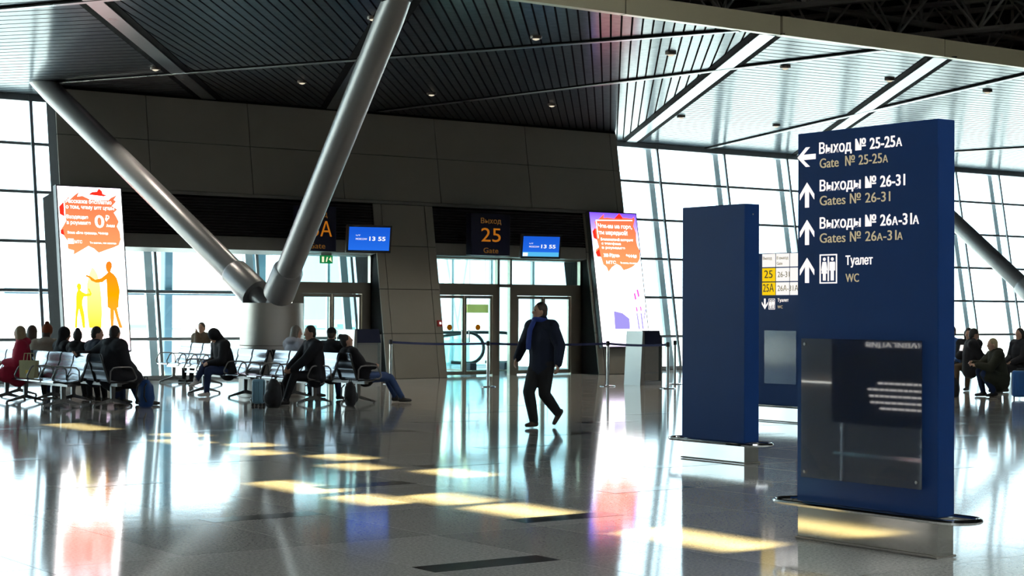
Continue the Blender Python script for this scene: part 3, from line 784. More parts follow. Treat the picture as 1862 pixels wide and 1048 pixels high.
art(ad2, w2, h2, [(40, 55), (330, 45), (330, 52), (47, 62), (50, 190), (43, 190)], mw, 'rule', -.012, PX2)
mvi = emit('ad_violet', (.42, .36, .95), 1.0); mpk = emit('ad_pink', (1.0, .12, .72), 1.1)
art(ad2, w2, h2, [(110, 720), (175, 735), (200, 755), (225, 775), (222, 850), (105, 850)], mvi, 'slope_photo', -.009, PX2)
for sk in ([(280, 590), (292, 585), (298, 630), (285, 640)], [(305, 562), (318, 560), (325, 610), (312, 618)], [(285, 690), (295, 690), (298, 720), (288, 725)], [(318, 680), (328, 690), (330, 720), (320, 715)]): art(ad2, w2, h2, sk, mpk, 'skier_stripe', -.009, PX2)
for sk in ([(286, 735), (294, 735), (300, 850), (290, 855)], [(318, 735), (328, 735), (330, 850), (320, 850)], [(360, 700), (364, 710), (340, 790), (336, 780)]): art(ad2, w2, h2, sk, mvi, 'skier_leg', -.009, PX2)

# ---- gate number boxes, flight monitors, emergency exit sign, alarm box
m_org = emit('gate_letters_orange', (0.95, 0.30, 0.02), 0.42)
m_orgd = emit('gate_letters_dim', (0.80, 0.36, 0.08), 0.16)
m_gbox = mat('gate_box_navy', (0.006, 0.008, 0.030), 0.4)
def gate_box(label, px0, px1, pt, pb, lines):
    Yf = 35.35
    a, c = onY(px0, pb, Yf), onY(px1, pt, Yf)
    w, h = c.x - a.x, c.z - a.z
    t = thing('gate_number_sign', label, 'sign', (a.x, Yf, a.z))
    MB().rbox((w / 2, .12, h / 2), (w, .24, h), .02, 2).build('sign_box', m_gbox, t)
    for xx in (.2 * w, .8 * w): MB().box((xx - .03, .24, h * .45), (xx + .03, .86, h * .55)).build('bracket', m_dark, t)
    for bd, fz, fh, m, wf in lines:
        lettering(t, bd, w / 2, h * fz, h * fh, -.003, m, align='c', width=w * wf)
    return t
gate_box('dark gate sign reading 25 in orange above the glass doors', 857, 928, 390, 464, [('Выход', .76, .13, m_orgd, .52), ('25', .33, .34, m_org, .50), ('Gate', .06, .13, m_orgd, .38)])
gate_box('dark gate sign reading 25A, half hidden by the slanting column', 541, 612, 376, 456, [('Выход', .76, .13, m_orgd, .52), ('25А', .33, .34, m_org, .76), ('Gate', .06, .13, m_orgd, .42)])
m_scr = emit_grad('screen_blue', [(0.0, (.02, .17, .85)), (1.0, (.01, .11, .70))], 1.0, 2, 0, .5)
m_scr2 = emit('screen_cyan', (.10, .52, .90), 1.0); m_sw = emit('screen_white', (1, 1, 1), 1.1)
def monitor(label, px0, px1, pt, pb, bandon):
    Yf = 34.9
    a, c = onY(px0, pb, Yf), onY(px1, pt, Yf)
    w, h = (c.x - a.x) * 1.0, (c.z - a.z) * 1.0
    t = thing('flight_monitor', label, 'monitor', (a.x, Yf, a.z), R(-12), None, R(9))
    MB().rbox((w / 2, .05, h / 2), (w, .10, h), .012, 2).build('monitor_case', m_dark, t)
    MB().box((.05, -.006, .055), (w - .05, -.001, h - .05)).build('screen', m_scr, t)
    lettering(t, '13 55', w * .50, h * .44, h * .15, -.008, m_sw, width=w * .36, bold=.02)
    lettering(t, 'MOSCOW', w * .20, h * .46, h * .07, -.008, m_sw, width=w * .25); lettering(t, 'UT', w * .20, h * .60, h * .05, -.008, m_sw, width=w * .10)
    if bandon:
        MB().box((.05, -.009, .055), (w - .05, -.0065, .055 + h * .18)).build('screen_band', m_scr2, t)
        MB().box((.06, -.012, .06), (.06 + w * .12, -.0095, .05 + h * .16)).build('screen_logo', m_sw, t)
    MB().tube([(w / 2, .1, h / 2), (w / 2, .9, h / 2 + .1)], .04, 8).build('wall_arm', m_dark, t, True)
    return t
monitor('wall monitor with a blue screen showing 13 55 beside gate 25A', 629, 703, 411, 459, False)
monitor('wall monitor with a blue screen and cyan band beside gate 25', 946, 1010, 428, 470, True)
Yx = 36.15
a, c = onY(583, 479, Yx), onY(605, 465, Yx)
t = thing('exit_sign', 'small green emergency exit sign hanging above the gate 25A doors', 'sign', (a.x, Yx, a.z))
ww, hh = c.x - a.x, c.z - a.z
MB().box((0, 0, 0), (ww, .05, hh)).build('exit_panel', emit('exit_green', (.01, .24, .06), 0.8), t)
MB().box((.02, .01, hh), (ww - .02, .04, 3.0 - a.z)).build('hanger', m_trans, t)
pic = MB(); pic.slab_xz([(ww * .1, hh * .15), (ww * .28, hh * .15), (ww * .28, hh * .85), (ww * .1, hh * .85)], -.004, 0); pic.slab_xz([(ww * .42, hh * .2), (ww * .52, hh * .2), (ww * .6, hh * .8), (ww * .5, hh * .8)], -.004, 0); pic.slab_xz([(ww * .68, hh * .5), (ww * .85, hh * .85), (ww * .92, hh * .2)], -.004, 0)
pic.build('exit_pictogram', emit('exit_cream', (.9, .9, .6), 1.0), t)
p = WP(23.57, 1.32, .0)
t = thing('fire_alarm_box', 'small red fire alarm box on the pier beside gate 25 doors', 'alarm', p, 0, None, -math.atan(LEAN))
MB().rbox((0, -.03, 0), (.13, .06, .15), .008, 2).build('alarm_case', m_red, t); MB().box((-.03, -.064, -.03), (.03, -.061, .03)).build('push_button', m_wht, t)

# ---- boarding desks
m_desk = brushed('desk_steel', (0.50, 0.49, 0.46), 0.34, (1, 1, 40))
m_deskn = mat('desk_header_navy', (0.012, 0.016, 0.040), 0.35)
def desk(label, x, y, w, rz=0.0):
    t = thing('boarding_desk', label, 'desk', (x, y, 0), rz)
    h = 1.15
    MB().box((.05, .03, .10), (w - .05, .50, .92)).build('desk_body', m_desk, t)
    MB().box((0, 0, 0), (w, .52, .08)).build('desk_plinth', m_trans, t)
    q = MB(); q.slab_xz([(-.13, .0), (0, .0), (0, h + .03), (-.06, h + .05)], -.02, .54); q.build('side_panel', m_desk, t)
    MB().box((w, -.0, .0), (w + .03, .54, h - .06)).build('side_panel', m_desk, t)
    q = MB(); q.hexa([(0, -.03, .90), (w, -.03, .90), (w, .0, .90), (0, .0, .90), (0, .06, h + .06), (w, .06, h + .06), (w, .09, h + .06), (0, .09, h + .06)]); q.build('desk_header', m_deskn, t)
    MB().box((0, .06, .92), (w, .54, .96)).build('desk_top', m_deskn, t)
    MB().box((.05, .015, .86), (w - .05, .03, .875)).build('trim_strip', m_trans, t)
    MB().box((.05, .015, .26), (w - .05, .03, .28)).build('trim_strip', m_trans, t)
    return t
p = fl(648, 697); desk('grey steel boarding desk with navy header beside gate 25A doors', p.x, p.y, .62)
p = fl(1171, 701); desk('grey steel boarding desk with navy header under the blue advert', p.x, p.y, .50)

# ---- belt barrier posts and belts
m_belt = mat('belt_navy', (0.012, 0.018, 0.09), 0.6)
posts = []
for px, py, lab in ((710, 699, 'chrome barrier post at the left end of the belt'), (887, 704, 'chrome barrier post in front of gate 25 left door'), (1105, 703, 'chrome barrier post in front of the blue advert'), (1214, 707, 'chrome barrier post beside the right boarding desk'), (1227, 699, 'chrome barrier post by the right window behind the desk')):
    p = fl(px, py); posts.append(p)
    t = thing('barrier_post', lab, 'barrier post', (p.x, p.y, 0), 0, 'belt barrier posts')
    MB().lathe([(.17, 0), (.17, .008), (.155, .018), (.03, .028)], 28).build('base_plate', m_chrome, t, True)
    MB().lathe([(.031, .02), (.031, .90)], 16).build('pole', m_chrome, t, True)
    MB().lathe([(.036, .885), (.04, .90), (.04, .965), (.034, .985), (.01, .99)], 16).build('belt_head', m_dark, t, True)
for i, lab in ((0, 'navy belt stretched from the left end post to the next post'), (1, 'navy belt behind the walking man, between the two middle posts'), (2, 'navy belt running from the advert post to the right desk')):
    a, c = posts[i], posts[i + 1]; d = (c - a).normalized(); n = 14
    q = MB(); vs = []; fs = []
    nn = Vector((-d.y, d.x, 0)) * .002
    for k in range(n + 1):
        s = k / n; p = (a + d * .042).lerp(c - d * .042, s); sag = .025 * 4 * s * (1 - s)
        for o_ in (nn, -nn):
            vs.append((p.x + o_.x, p.y + o_.y, .905 - sag)); vs.append((p.x + o_.x, p.y + o_.y, .955 - sag))
    for k in range(n):
        o_ = 4 * k; fs += [(o_, o_ + 4, o_ + 5, o_ + 1), (o_ + 2, o_ + 3, o_ + 7, o_ + 6), (o_, o_ + 2, o_ + 6, o_ + 4), (o_ + 1, o_ + 5, o_ + 7, o_ + 3)]
    fs += [(0, 1, 3, 2), (4 * n, 4 * n + 2, 4 * n + 3, 4 * n + 1)]
    q.add(vs, fs); tag(q.build('barrier_belt', m_belt), lab, 'belt', 'barrier belts')
# belt from the pedestal side to the left desk
a = fl(553, 701); c = Vector((a.x + 1.15, a.y, 0))
for p, lab in ((a, 'chrome barrier post behind the seated people, beside the pedestal'), (c, 'chrome barrier post close to the left boarding desk')):
    t = thing('barrier_post', lab, 'barrier post', (p.x, p.y, 0), 0, 'belt barrier posts')
    MB().lathe([(.17, 0), (.17, .008), (.155, .018), (.03, .028)], 28).build('base_plate', m_chrome, t, True)
    MB().lathe([(.031, .02), (.031, .90)], 16).build('pole', m_chrome, t, True)
    MB().lathe([(.036, .885), (.04, .90), (.04, .965), (.034, .985), (.01, .99)], 16).build('belt_head', m_dark, t, True)
q = MB(); q.box((a.x + .038, a.y - .002, .905), (c.x - .038, a.y + .002, .955)); tag(q.build('barrier_belt', m_belt), 'navy belt between the drum pedestal and the left desk', 'belt', 'barrier belts')

# ---- round downlights in the lower ceiling
m_lens = emit('downlight_lens_dim', (0.95, 0.85, 0.65), 0.9)
ords = ['first', 'second', 'third', 'fourth', 'fifth', 'sixth', 'seventh']
for row, (Y, xsl, rl) in enumerate(((24.85, (15.06, 18.42, 21.57, 24.56, 27.57, 30.69), 'row nearest the gold fascia'), (32.7, (14.71, 18.06, 21.34, 24.71, 28.73, 32.0, 35.3), 'row nearest the gate wall'))):
    for k, x in enumerate(xsl):
        t = thing('ceiling_downlight', '%s small round ceiling downlight from the left, %s' % (ords[k], rl), 'light', (x, Y, ZC - .02), 0, 'ceiling downlights')
        MB().lathe([(.07, -.03), (.10, -.025), (.105, 0), (.105, .03)], 20).build('bezel', mat('bezel_brown', (.16, .12, .10), .4), t, True)
        MB().lathe([(.01, -.055), (.045, -.045), (.068, -.029)], 20).build('lens', m_lens, t, True)
        ld = bpy.data.lights.new('downlight_lamp', 'SPOT'); ld.energy = 265; ld.color = (1.0, .91, .76); ld.spot_size = R(100); ld.spot_blend = .7; ld.shadow_soft_size = .06
        lo = bpy.data.objects.new('downlight_lamp', ld); COL.objects.link(lo); lo.parent = t; lo.location = (0, 0, -.08)

# ---- escalator behind the gate 25 doors
ez = 39.6
pe = onY(852, 640, ez)
t = thing('escalator', 'escalator with black handrails behind the gate 25 glass doors', 'escalator', (pe.x, ez, 0))
m_rub = mat('handrail_rubber', (0.02, 0.03, 0.035), 0.4)
for k, xo in enumerate((0.0, 1.15)):
    pts = []
    for i in range(13):
        a = -math.pi * .5 + math.pi * i / 12
        pts.append((xo + .42 * math.cos(a) * .75, -.42 * math.cos(a) * .65, .62 + .42 * math.sin(a)))
    pts = [(xo - .3, .4, .22)] + pts + [(xo - .6, .8, 1.04), (xo - 2.2, 3.2, .6)]
    MB().tube(pts, .045, 8).build('handrail', m_rub, t, True)
    q = MB(); q.hexa([(xo, 0, .2), (xo + .03, 0, .2), (xo + .03 - 2.0, 3, -.3), (xo - 2.0, 3, -.3), (xo, 0, 1.0), (xo + .03, 0, 1.0), (xo + .03 - 2.0, 3, .6), (xo - 2.0, 3, .6)]); q.build('balustrade', m_glass2, t)
    MB().rbox((xo, 0, .11), (.22, .5, .22), .03, 2).build('newel_base', m_deskn, t)
MB().box((-.1, -.3, 0.002), (1.3, 1.0, .02)).build('comb_plate', m_steel, t)
# yellow band sign seen through the doors, and slanted struts of the boarding bridge outside
p = onY(850, 569, 41.0); p2 = onY(888, 554, 41.0)
t = thing('hanging_sign', 'yellow striped sign hanging behind the gate 25 glass doors', 'sign', (p.x, 41.0, p.z))
MB().box((0, 0, 0), (p2.x - p.x, .06, p2.z - p.z)).build('sign_board', mat('sign_yellow', (.75, .58, .12), .5), t)
for xx in (.1, p2.x - p.x - .1): MB().tube([(xx, .03, p2.z - p.z), (xx, .03, 3.32 - p.z)], .008, 6).build('rod', m_steel, t)
m_strut = mat('bridge_strut_blue', (0.16, 0.27, 0.33), 0.5)
for (x0, y0), (x1, y1), lb in (((807, 470), (842, 680), 'left'), ((845, 470), (818, 650), 'right')):
    yy_ = 52.0 if lb == 'left' else 54.0; a, c = onY(x0, y0, yy_), onY(x1, y1, yy_); d = (c - a).normalized()
    q = MB(); q.tube([a - d * 1.0, c + d * 9.0], .14, 10); tag(q.build('bridge_strut', m_strut, None, True), 'slanted blue-grey strut of the boarding bridge seen through gate 25, %s one' % lb, 'strut', 'bridge struts')
for px_, lb in ((303, 'narrow blue-grey outdoor post seen through the window left of the pedestal'), (462, 'wide blue-grey outdoor post seen between the two column tubes')):
    a = onY(px_, 500, 44.5); w_ = .12 if px_ == 303 else .30
    q = MB(); q.rbox((a.x, 44.5, -.5), (w_ * 2, .30, 12), .02, 1); tag(q.build('bridge_post', m_strut), lb, 'post')
a, c = onY(215, 531, 44.0), onY(440, 533, 44.0)
q = MB(); q.box((a.x - 3, 44.25, a.z - .07), (c.x + .5, 44.35, a.z + .07)); tag(q.build('outdoor_rail', m_strut), 'long blue-grey outdoor rail crossing behind the left window', 'rail')

# ---- outdoors: snowy apron, blue painted in to cool its ceiling reflection, and far buildings
ap = MB(); ap.box((-400, 47.2, -6.4), (900, 1400, -6.0)); o = ap.build('apron_ground', mat('snow_blue_tint', (0.36, 0.50, 0.80), .8, scale=.05)); o['kind'] = 'structure'
m_farb = mat('far_building_teal', (0.10, 0.17, 0.20), 0.8)
for px0, px1, pt, lb in ((190, 330, 596, 'low far building on the horizon left of the pedestal'), (545, 600, 597, 'low far building on the horizon behind gate 25A doors'), (604, 660, 595, 'second far building on the horizon behind gate 25A doors')):
    a = onY(px0, pt, 640.0); c = onY(px1, pt, 640.0)
    q = MB(); q.box((a.x, 640, -6.0), (c.x, 655, a.z)); q.box((a.x + (c.x - a.x) * .2, 641, a.z), (a.x + (c.x - a.x) * .6, 652, a.z + 1.2)); tag(q.build('far_building', m_farb), lb, 'building')

# ================================================================== BEAM SEATING
m_seat = brushed('seat_perforated_steel', (0.40, 0.42, 0.46), 0.20, (1, 40, 1))
m_brk = mat('seat_bracket_black', (0.015, 0.015, 0.017), 0.4)
m_leg = brushed('bench_leg_aluminium', (0.26, 0.25, 0.24), 0.28, (30, 30, 1))
PITCH_S = 0.58
def _profile_mesh(prof, w, name):
    q = MB(); n = len(prof)
    vs = [(x, -w / 2, z) for x, z in prof] + [(x, w / 2, z) for x, z in prof]
    fs = [tuple(range(n)), tuple(range(2 * n - 1, n - 1, -1))] + [((i + 1) % n, i, n + i, n + (i + 1) % n) for i in range(n)]
    q.add(vs, fs); me = q.mesh(name)
    for p in me.polygons: p.use_smooth = len(p.vertices) == 4
    me.set_sharp_from_angle(angle=R(50))
    return me
top, bot = [], []
for k in range(13):
    s = k / 12; x = -.15 + .44 * s; z = .432 + .018 * math.cos(2 * math.pi * s) + .012 * s - (.03 * max(0, s - .85) / .15)
    top.append((x, z)); bot.append((x, z - .022))
seat_me = _profile_mesh(top + bot[::-1], .52, 'seat')
front, back = [], []
for k in range(22):
    s = k / 21; x = -.165 - .135 * s - .02 * math.sin(math.pi * s) + .012 * abs(math.sin(3 * math.pi * s)); z = .455 + .43 * s
    front.append((x, z)); back.append((x - .022, z + .006))
back_me = _profile_mesh(front + back[::-1], .52, 'backrest')
q = MB(); q.hexa([(-.02, -.025, .10), (.04, -.025, .10), (.04, .025, .10), (-.02, .025, .10), (-.03, -.03, .38), (.05, -.03, .38), (.05, .03, .38), (-.03, .03, .38)])
for s in (-1, 1):
    q.hexa([(.01, -.028, .085), (.01 + s * .34, -.018, .012), (.01 + s * .34, .018, .012), (.01, .028, .085), (.01, -.022, .15), (.01 + s * .34, -.016, .042), (.01 + s * .34, .016, .042), (.01, .022, .15)])
    q.lathe([(.024, 0), (.024, .016), (.012, .02)], 12, (.01 + s * .33, 0, 0))
leg_me = q.mesh('leg')
q = MB(); q.tube([(-.16, 0, .40), (-.15, 0, .60), (-.10, 0, .655), (-.02, 0, .665), (.17, 0, .665), (.215, 0, .655), (.245, 0, .62), (.305, 0, .50), (.30, 0, .465), (.26, 0, .44), (.05, 0, .39)], .0135, 8)
arm_me = q.mesh('armrest')
for p in arm_me.polygons: p.use_smooth = True
q = MB(); q.hexa([(-.17, -.012, .40), (.27, -.012, .41), (.27, .012, .41), (-.17, .012, .40), (-.17, -.012, .425), (.27, -.012, .425), (.27, .012, .425), (-.17, .012, .425)])
q.hexa([(-.20, -.012, .42), (-.16, -.012, .42), (-.16, .012, .42), (-.20, .012, .42), (-.345, -.012, .88), (-.325, -.012, .88), (-.325, .012, .88), (-.345, .012, .88)])
brk_me = q.mesh('bracket')
for me_, m_ in ((seat_me, m_seat), (back_me, m_seat), (leg_me, m_leg), (arm_me, m_leg), (brk_me, m_brk)): me_.materials.append(m_)
def part(name, me, parent, loc=(0, 0, 0)):
    o = bpy.data.objects.new(name, me); COL.objects.link(o); o.parent = parent; o.location = loc
    return o
def bench(label, x, y0, n, facing, legs=None, arms=None):
    """beam at x, seats from y0 towards +Y; facing +1 = +X, -1 = -X"""
    L = n * PITCH_S
    t = thing('beam_bench', label, 'bench', (x, y0 if facing > 0 else y0 + L, 0), 0 if facing > 0 else math.pi, 'beam benches in the waiting area')
    MB().box((-.03, 0.02, .345), (.05, L - .02, .40)).build('beam', m_leg, t)
    for k in range(n):
        yc = (k + .5) * PITCH_S
        part('seat', seat_me, t, (0, yc, 0)); part('backrest', back_me, t, (0, yc, 0))
    for k in range(n + 1):
        part('bracket', brk_me, t, (0, min(max(k * PITCH_S, .013), L - .013), 0))
        if arms is None or k in arms: part('armrest', arm_me, t, (0, min(max(k * PITCH_S, .015), L - .015), 0))
    for yl in (legs or (.30, L - .30)): part('leg', leg_me, t, (0, yl, 0))
    return t
bench('beam bench facing left at the far left, front of the red-coated person', 10.9, 27.45, 4, -1)
bench('beam bench facing right at the far left, under the man in the big dark coat', 11.62, 27.15, 4, 1)
bench('left-facing beam bench continuing behind the red coat at the left edge', 10.9, 30.1, 4, -1)
bench('right-facing beam bench continuing behind the dark-coated pair', 11.62, 29.8, 4, 1)
bench('left-facing beam bench in the middle, front unit with the man leaning forward', 14.98, 26.3, 4, -1)
bench('left-facing beam bench in the middle, rear unit with the hooded person', 14.98, 28.9, 4, -1)
bench('right-facing beam bench in the middle, under the person in jeans', 15.66, 26.0, 5, 1)
bench('distant left-facing beam bench by the window, left of the drum pedestal', 16.75, 34.1, 4, -1)
bench('beam bench at the far right, behind the crouching man', 30.6, 21.7, 4, -1)
bench('right-facing beam bench at the far right edge', 31.3, 21.5, 4, 1)

# ================================================================== PEOPLE
def _ring(c, s, f, rs, rf, n): return [c + s * (rs * math.cos(2 * math.pi * j / n)) + f * (rf * math.sin(2 * math.pi * j / n)) for j in range(n)]
class Fig:
    def __init__(s): s.v = []; s.f = []; s.t = []
    def loft(s, pts, rs, rf, side, tg, n=14):
        P = [Vector(p) for p in pts]; k = len(P); side = Vector(side); rings = []
        def frame(i):
            d = (P[min(i + 1, k - 1)] - P[max(i - 1, 0)]).normalized()
            sd = side - d * side.dot(d)
            if sd.length < 1e-3: sd = d.orthogonal()
            sd.normalize(); return d, sd, d.cross(sd)
        d, sd, fr = frame(0); r = min(rs[0], rf[0])
        for a in (80, 50, 22): rings.append(_ring(P[0] - d * r * math.sin(R(a)), sd, fr, rs[0] * math.cos(R(a)), rf[0] * math.cos(R(a)), n))
        for i in range(k):
            d, sd, fr = frame(i); rings.append(_ring(P[i], sd, fr, rs[i], rf[i], n))
        d, sd, fr = frame(k - 1); r = min(rs[-1], rf[-1])
        for a in (22, 50, 80): rings.append(_ring(P[-1] + d * r * math.sin(R(a)), sd, fr, rs[-1] * math.cos(R(a)), rf[-1] * math.cos(R(a)), n))
        o = len(s.v); m = len(rings)
        for rg in rings: s.v += rg
        for i in range(m - 1):
            for j in range(n): s.f.append((o + i * n + j, o + i * n + (j + 1) % n, o + (i + 1) * n + (j + 1) % n, o + (i + 1) * n + j)); s.t.append(tg)
        s.f.append(tuple(o + j for j in range(n - 1, -1, -1))); s.t.append(tg)
        s.f.append(tuple(o + (m - 1) * n + j for j in range(n))); s.t.append(tg)
    def cap(s, a, b, ra, rb, tg, n=10): s.loft([a, b], [ra, rb], [ra, rb], (0.3, 0.9, 0.1), tg, n)
    def ell(s, c, ax, rad, tg, n=12):
        """ellipsoid: ax = (forward, side, up) unit vectors, rad = radii along them"""
        c = Vector(c); o = len(s.v); m = 9
        for i in range(m):
            a = -math.pi / 2 * .97 + math.pi * .97 * i / (m - 1)
            for j in range(n):
                t = 2 * math.pi * j / n
                s.v.append(c + ax[0] * (rad[0] * math.cos(a) * math.cos(t)) + ax[1] * (rad[1] * math.cos(a) * math.sin(t)) + ax[2] * (rad[2] * math.sin(a)))
        for i in range(m - 1):
            for j in range(n): s.f.append((o + i * n + j, o + i * n + (j + 1) % n, o + (i + 1) * n + (j + 1) % n, o + (i + 1) * n + j)); s.t.append(tg)
        s.f.append(tuple(o + j for j in range(n - 1, -1, -1))); s.t.append(tg)
        s.f.append(tuple(o + (m - 1) * n + j for j in range(n))); s.t.append(tg)
    def solid(s, name, parent, mats, voxel, smooth=5):
        """one continuous skin over the laid-out volumes; each face keeps the material of the volume under it"""
        me = bpy.data.meshes.new(name); me.from_pydata([tuple(v) for v in s.v], [], s.f); me.update()
        o = bpy.data.objects.new(name, me); COL.objects.link(o)
        md = o.modifiers.new('skin', 'REMESH'); md.mode = 'VOXEL'; md.voxel_size = voxel
        ms = o.modifiers.new('smooth', 'SMOOTH'); ms.factor = .5; ms.iterations = smooth
        dg = bpy.context.evaluated_depsgraph_get()
        nm = bpy.data.meshes.new_from_object(o.evaluated_get(dg))
        o.modifiers.clear(); o.data = nm; bpy.data.meshes.remove(me); nm.name = name
        nm.materials.clear()
        tags = sorted(set(s.t))
        for tg in tags: nm.materials.append(mats[tg])
        if len(tags) > 1:
            bv = BVHTree.FromPolygons([tuple(v) for v in s.v], s.f)
            idx = [0] * len(nm.polygons)
            for p in nm.polygons:
                h = bv.find_nearest(p.center)
                idx[p.index] = tags.index(s.t[h[2]]) if h[2] is not None else 0
            nm.polygons.foreach_set('material_index', idx)
        nm.polygons.foreach_set('use_smooth', [True] * len(nm.polygons))
        o.parent = parent
        return o
def ik(a, c, l1, l2, pole):
    a, c, pole = Vector(a), Vector(c), Vector(pole)
    d = c - a; L = min(d.length, (l1 + l2) * .995); d.normalize(); c = a + d * L
    x = (l1 * l1 - l2 * l2 + L * L) / (2 * L); h = math.sqrt(max(l1 * l1 - x * x, 0))
    p = pole - d * pole.dot(d); p.normalize()
    return a + d * x + p * h, c
def cloth(name, col, rough=.8, var=.15): return mat('cloth_' + name, col, rough, var=var, scale=9, bump=.25, bscale=60, spec=.25)
SKIN = mat('skin', (0.52, 0.30, 0.21), .5, var=.08, scale=12)
SHOE = mat('shoe_black', (.018, .016, .015), .45)
EYEM = mat('eye_dark', (.02, .015, .012), .25); LIP = mat('lip', (.34, .13, .11), .5)
HAIRM = {k: mat('hair_' + k, c, .55, var=.3, scale=40, bump=.3, bscale=120) for k, c in dict(brown=(.055, .03, .018), dark=(.016, .012, .010), grey=(.22, .19, .16), blond=(.48, .36, .20), sand=(.34, .26, .14)).items()}

def person(label, loc, yaw, top, bottom, P=(0, 0, .50), T=(-.10, 0, 1), head=(0, 0), hl=None, hr=None, ftl=None, ftr=None, shoe=SHOE, hair='short', hairc='dark', bulk=.02, coat=0.0,
           size=1.0, voxel=.014, hood=False, collar=None, kneepole=(1, 0, .6), tw=0.0, group='waiting passengers', hatm=None, elbow=(-.5, 0, -.6), curl=.7, extra=None, leg=0.0):
    t = thing('person', label, 'person', (loc[0], loc[1], loc[2] if len(loc) > 2 else 0), yaw, group)
    F = Fig(); k = size
    P = Vector(P); T = Vector(T).normalized(); side0 = Vector((0, 1, 0))
    sd = Vector((-math.sin(tw), math.cos(tw), 0)); sd = (sd - T * sd.dot(T)).normalized(); fw = sd.cross(T)
    neck = P + T * (.545 * k); b = bulk
    # torso
    F.loft([P - T * .05 * k, P + T * .10 * k, P + T * .28 * k, P + T * .42 * k, P + T * .50 * k], [.155 * k + b, .15 * k + b, .172 * k + b, .178 * k + b, .12 * k + b], [.115 * k + b, .112 * k + b, .122 * k + b, .105 * k + b, .075 * k + b], sd, 'top', 18)
    shl = neck - T * .06 * k + sd * (.165 * k + b * .6); shr = neck - T * .06 * k - sd * (.165 * k + b * .6)
    F.cap(shl, shr, .066 * k + b, .066 * k + b, 'top', 12)
    # head and neck
    hy, hp = head
    Hf = Vector((math.cos(hy) * math.cos(hp), math.sin(hy) * math.cos(hp), math.sin(hp))); Hs = Vector((-math.sin(hy), math.cos(hy), 0)); Hu = Hf.cross(Hs)
    Hc = neck + T * .055 * k + Hu * .105 * k + Hf * .03 * k
    ax = (Hf, Hs, Hu)
    F.cap(neck - T * .04 * k, Hc - Hu * .05 * k - Hf * .015 * k, .056 * k, .052 * k, 'skin', 12)
    F.ell(Hc, ax, (.096 * k, .076 * k, .115 * k), 'skin', 16)
    F.ell(Hc + Hf * .030 * k - Hu * .070 * k, ax, (.062 * k, .056 * k, .052 * k), 'skin')
    F.ell(Hc + Hf * .096 * k - Hu * .022 * k, ax, (.022 * k, .014 * k, .026 * k), 'skin', 8)
    for s in (1, -1):
        F.ell(Hc + Hs * s * .077 * k - Hu * .012 * k - Hf * .005 * k, ax, (.022 * k, .012 * k, .032 * k), 'skin', 8)
        F.ell(Hc + Hf * .086 * k + Hs * s * .032 * k + Hu * .008 * k, ax, (.011 * k, .014 * k, .009 * k), 'eye', 8)
    F.ell(Hc + Hf * .086 * k - Hu * .072 * k, ax, (.010 * k, .024 * k, .008 * k), 'lip', 8)
    if collar: F.loft([neck - T * .03 * k, neck + T * .05 * k], [.095 * k, .085 * k], [.09 * k, .08 * k], sd, 'collar')
    # arms and hands
    hl = hl or (.30, .12, P.z + .12); hr = hr or (.30, -.12, P.z + .12)
    for sh, hd, s in ((shl, Vector(hl), 1), (shr, Vector(hr), -1)):
        el, wr = ik(sh, hd, .29 * k, .255 * k, Vector(elbow) + sd * (s * .55))
        F.loft([sh, sh.lerp(el, .5), el], [.060 * k + b * .9, .056 * k + b * .8, .050 * k + b * .7], [.060 * k + b * .9, .056 * k + b * .8, .050 * k + b * .7], T, 'top', 12)
        F.loft([el, el.lerp(wr, .5), wr], [.050 * k + b * .7, .045 * k + b * .6, .036 * k + b * .5], [.050 * k + b * .7, .045 * k + b * .6, .036 * k + b * .5], T, 'top', 12)
        D = (wr - el).normalized(); S = (sd * .25 + fw * .9); S = (S - D * S.dot(D)).normalized(); N = D.cross(S) * (1 if s > 0 else -1)
        if N.dot(sd) * s > 0: N = -N
        F.loft([wr, wr + D * .04 * k, wr + D * .085 * k], [.028 * k, .038 * k, .040 * k], [.022 * k, .018 * k, .015 * k], S, 'skin', 10)
        fr = max(.0092 * k, voxel * .72)
        for q_, ln in ((-.030, .060), (-.010, .075), (.011, .080), (.031, .070)):
            a = wr + D * .085 * k + S * (q_ * k)
            m1 = a + (D * math.cos(curl * .5) + N * math.sin(curl * .5)) * (ln * .55 * k); m2 = m1 + (D * math.cos(curl * 1.6) + N * math.sin(curl * 1.6)) * (ln * .5 * k)
            F.loft([a - D * .012, m1, m2], [fr, fr * .95, fr * .8], [fr, fr * .95, fr * .8], S, 'skin', 8)
        a = wr + D * .028 * k + S * .030 * k; m1 = a + (D * .6 + S * .65 + N * .3).normalized() * .035 * k; m2 = m1 + (D * .85 + S * .15 + N * .4).normalized() * .032 * k
        F.loft([a, m1, m2], [fr * 1.15, fr * 1.05, fr * .9], [fr * 1.15, fr * 1.05, fr * .9], S, 'skin', 8)
    # legs and feet
    ftl = ftl or ((.46, .11, .08), 0, 0); ftr = ftr or ((.46, -.11, .08), 0, 0)
    for (ft, fy, fp), s in ((ftl, 1), (ftr, -1)):
        hip = P + side0 * (s * .088 * k) - T * .02 * k
        kn, an = ik(hip, Vector(ft), .43 * k, .42 * k, Vector(kneepole) + side0 * (s * .12))
        F.loft([hip, hip.lerp(kn, .5), kn], [.088 * k + b * .3 + leg, .078 * k + b * .3 + leg, .060 * k + b * .2 + leg], [.088 * k + b * .3 + leg, .078 * k + b * .3 + leg, .060 * k + b * .2 + leg], side0, 'bottom', 14)
        F.loft([kn, kn.lerp(an, .35), kn.lerp(an, .96)], [.060 * k + b * .2 + leg, .060 * k + b * .15 + leg, .050 * k + leg], [.060 * k + b * .2 + leg, .060 * k + b * .15 + leg, .052 * k + leg], side0, 'bottom', 14)
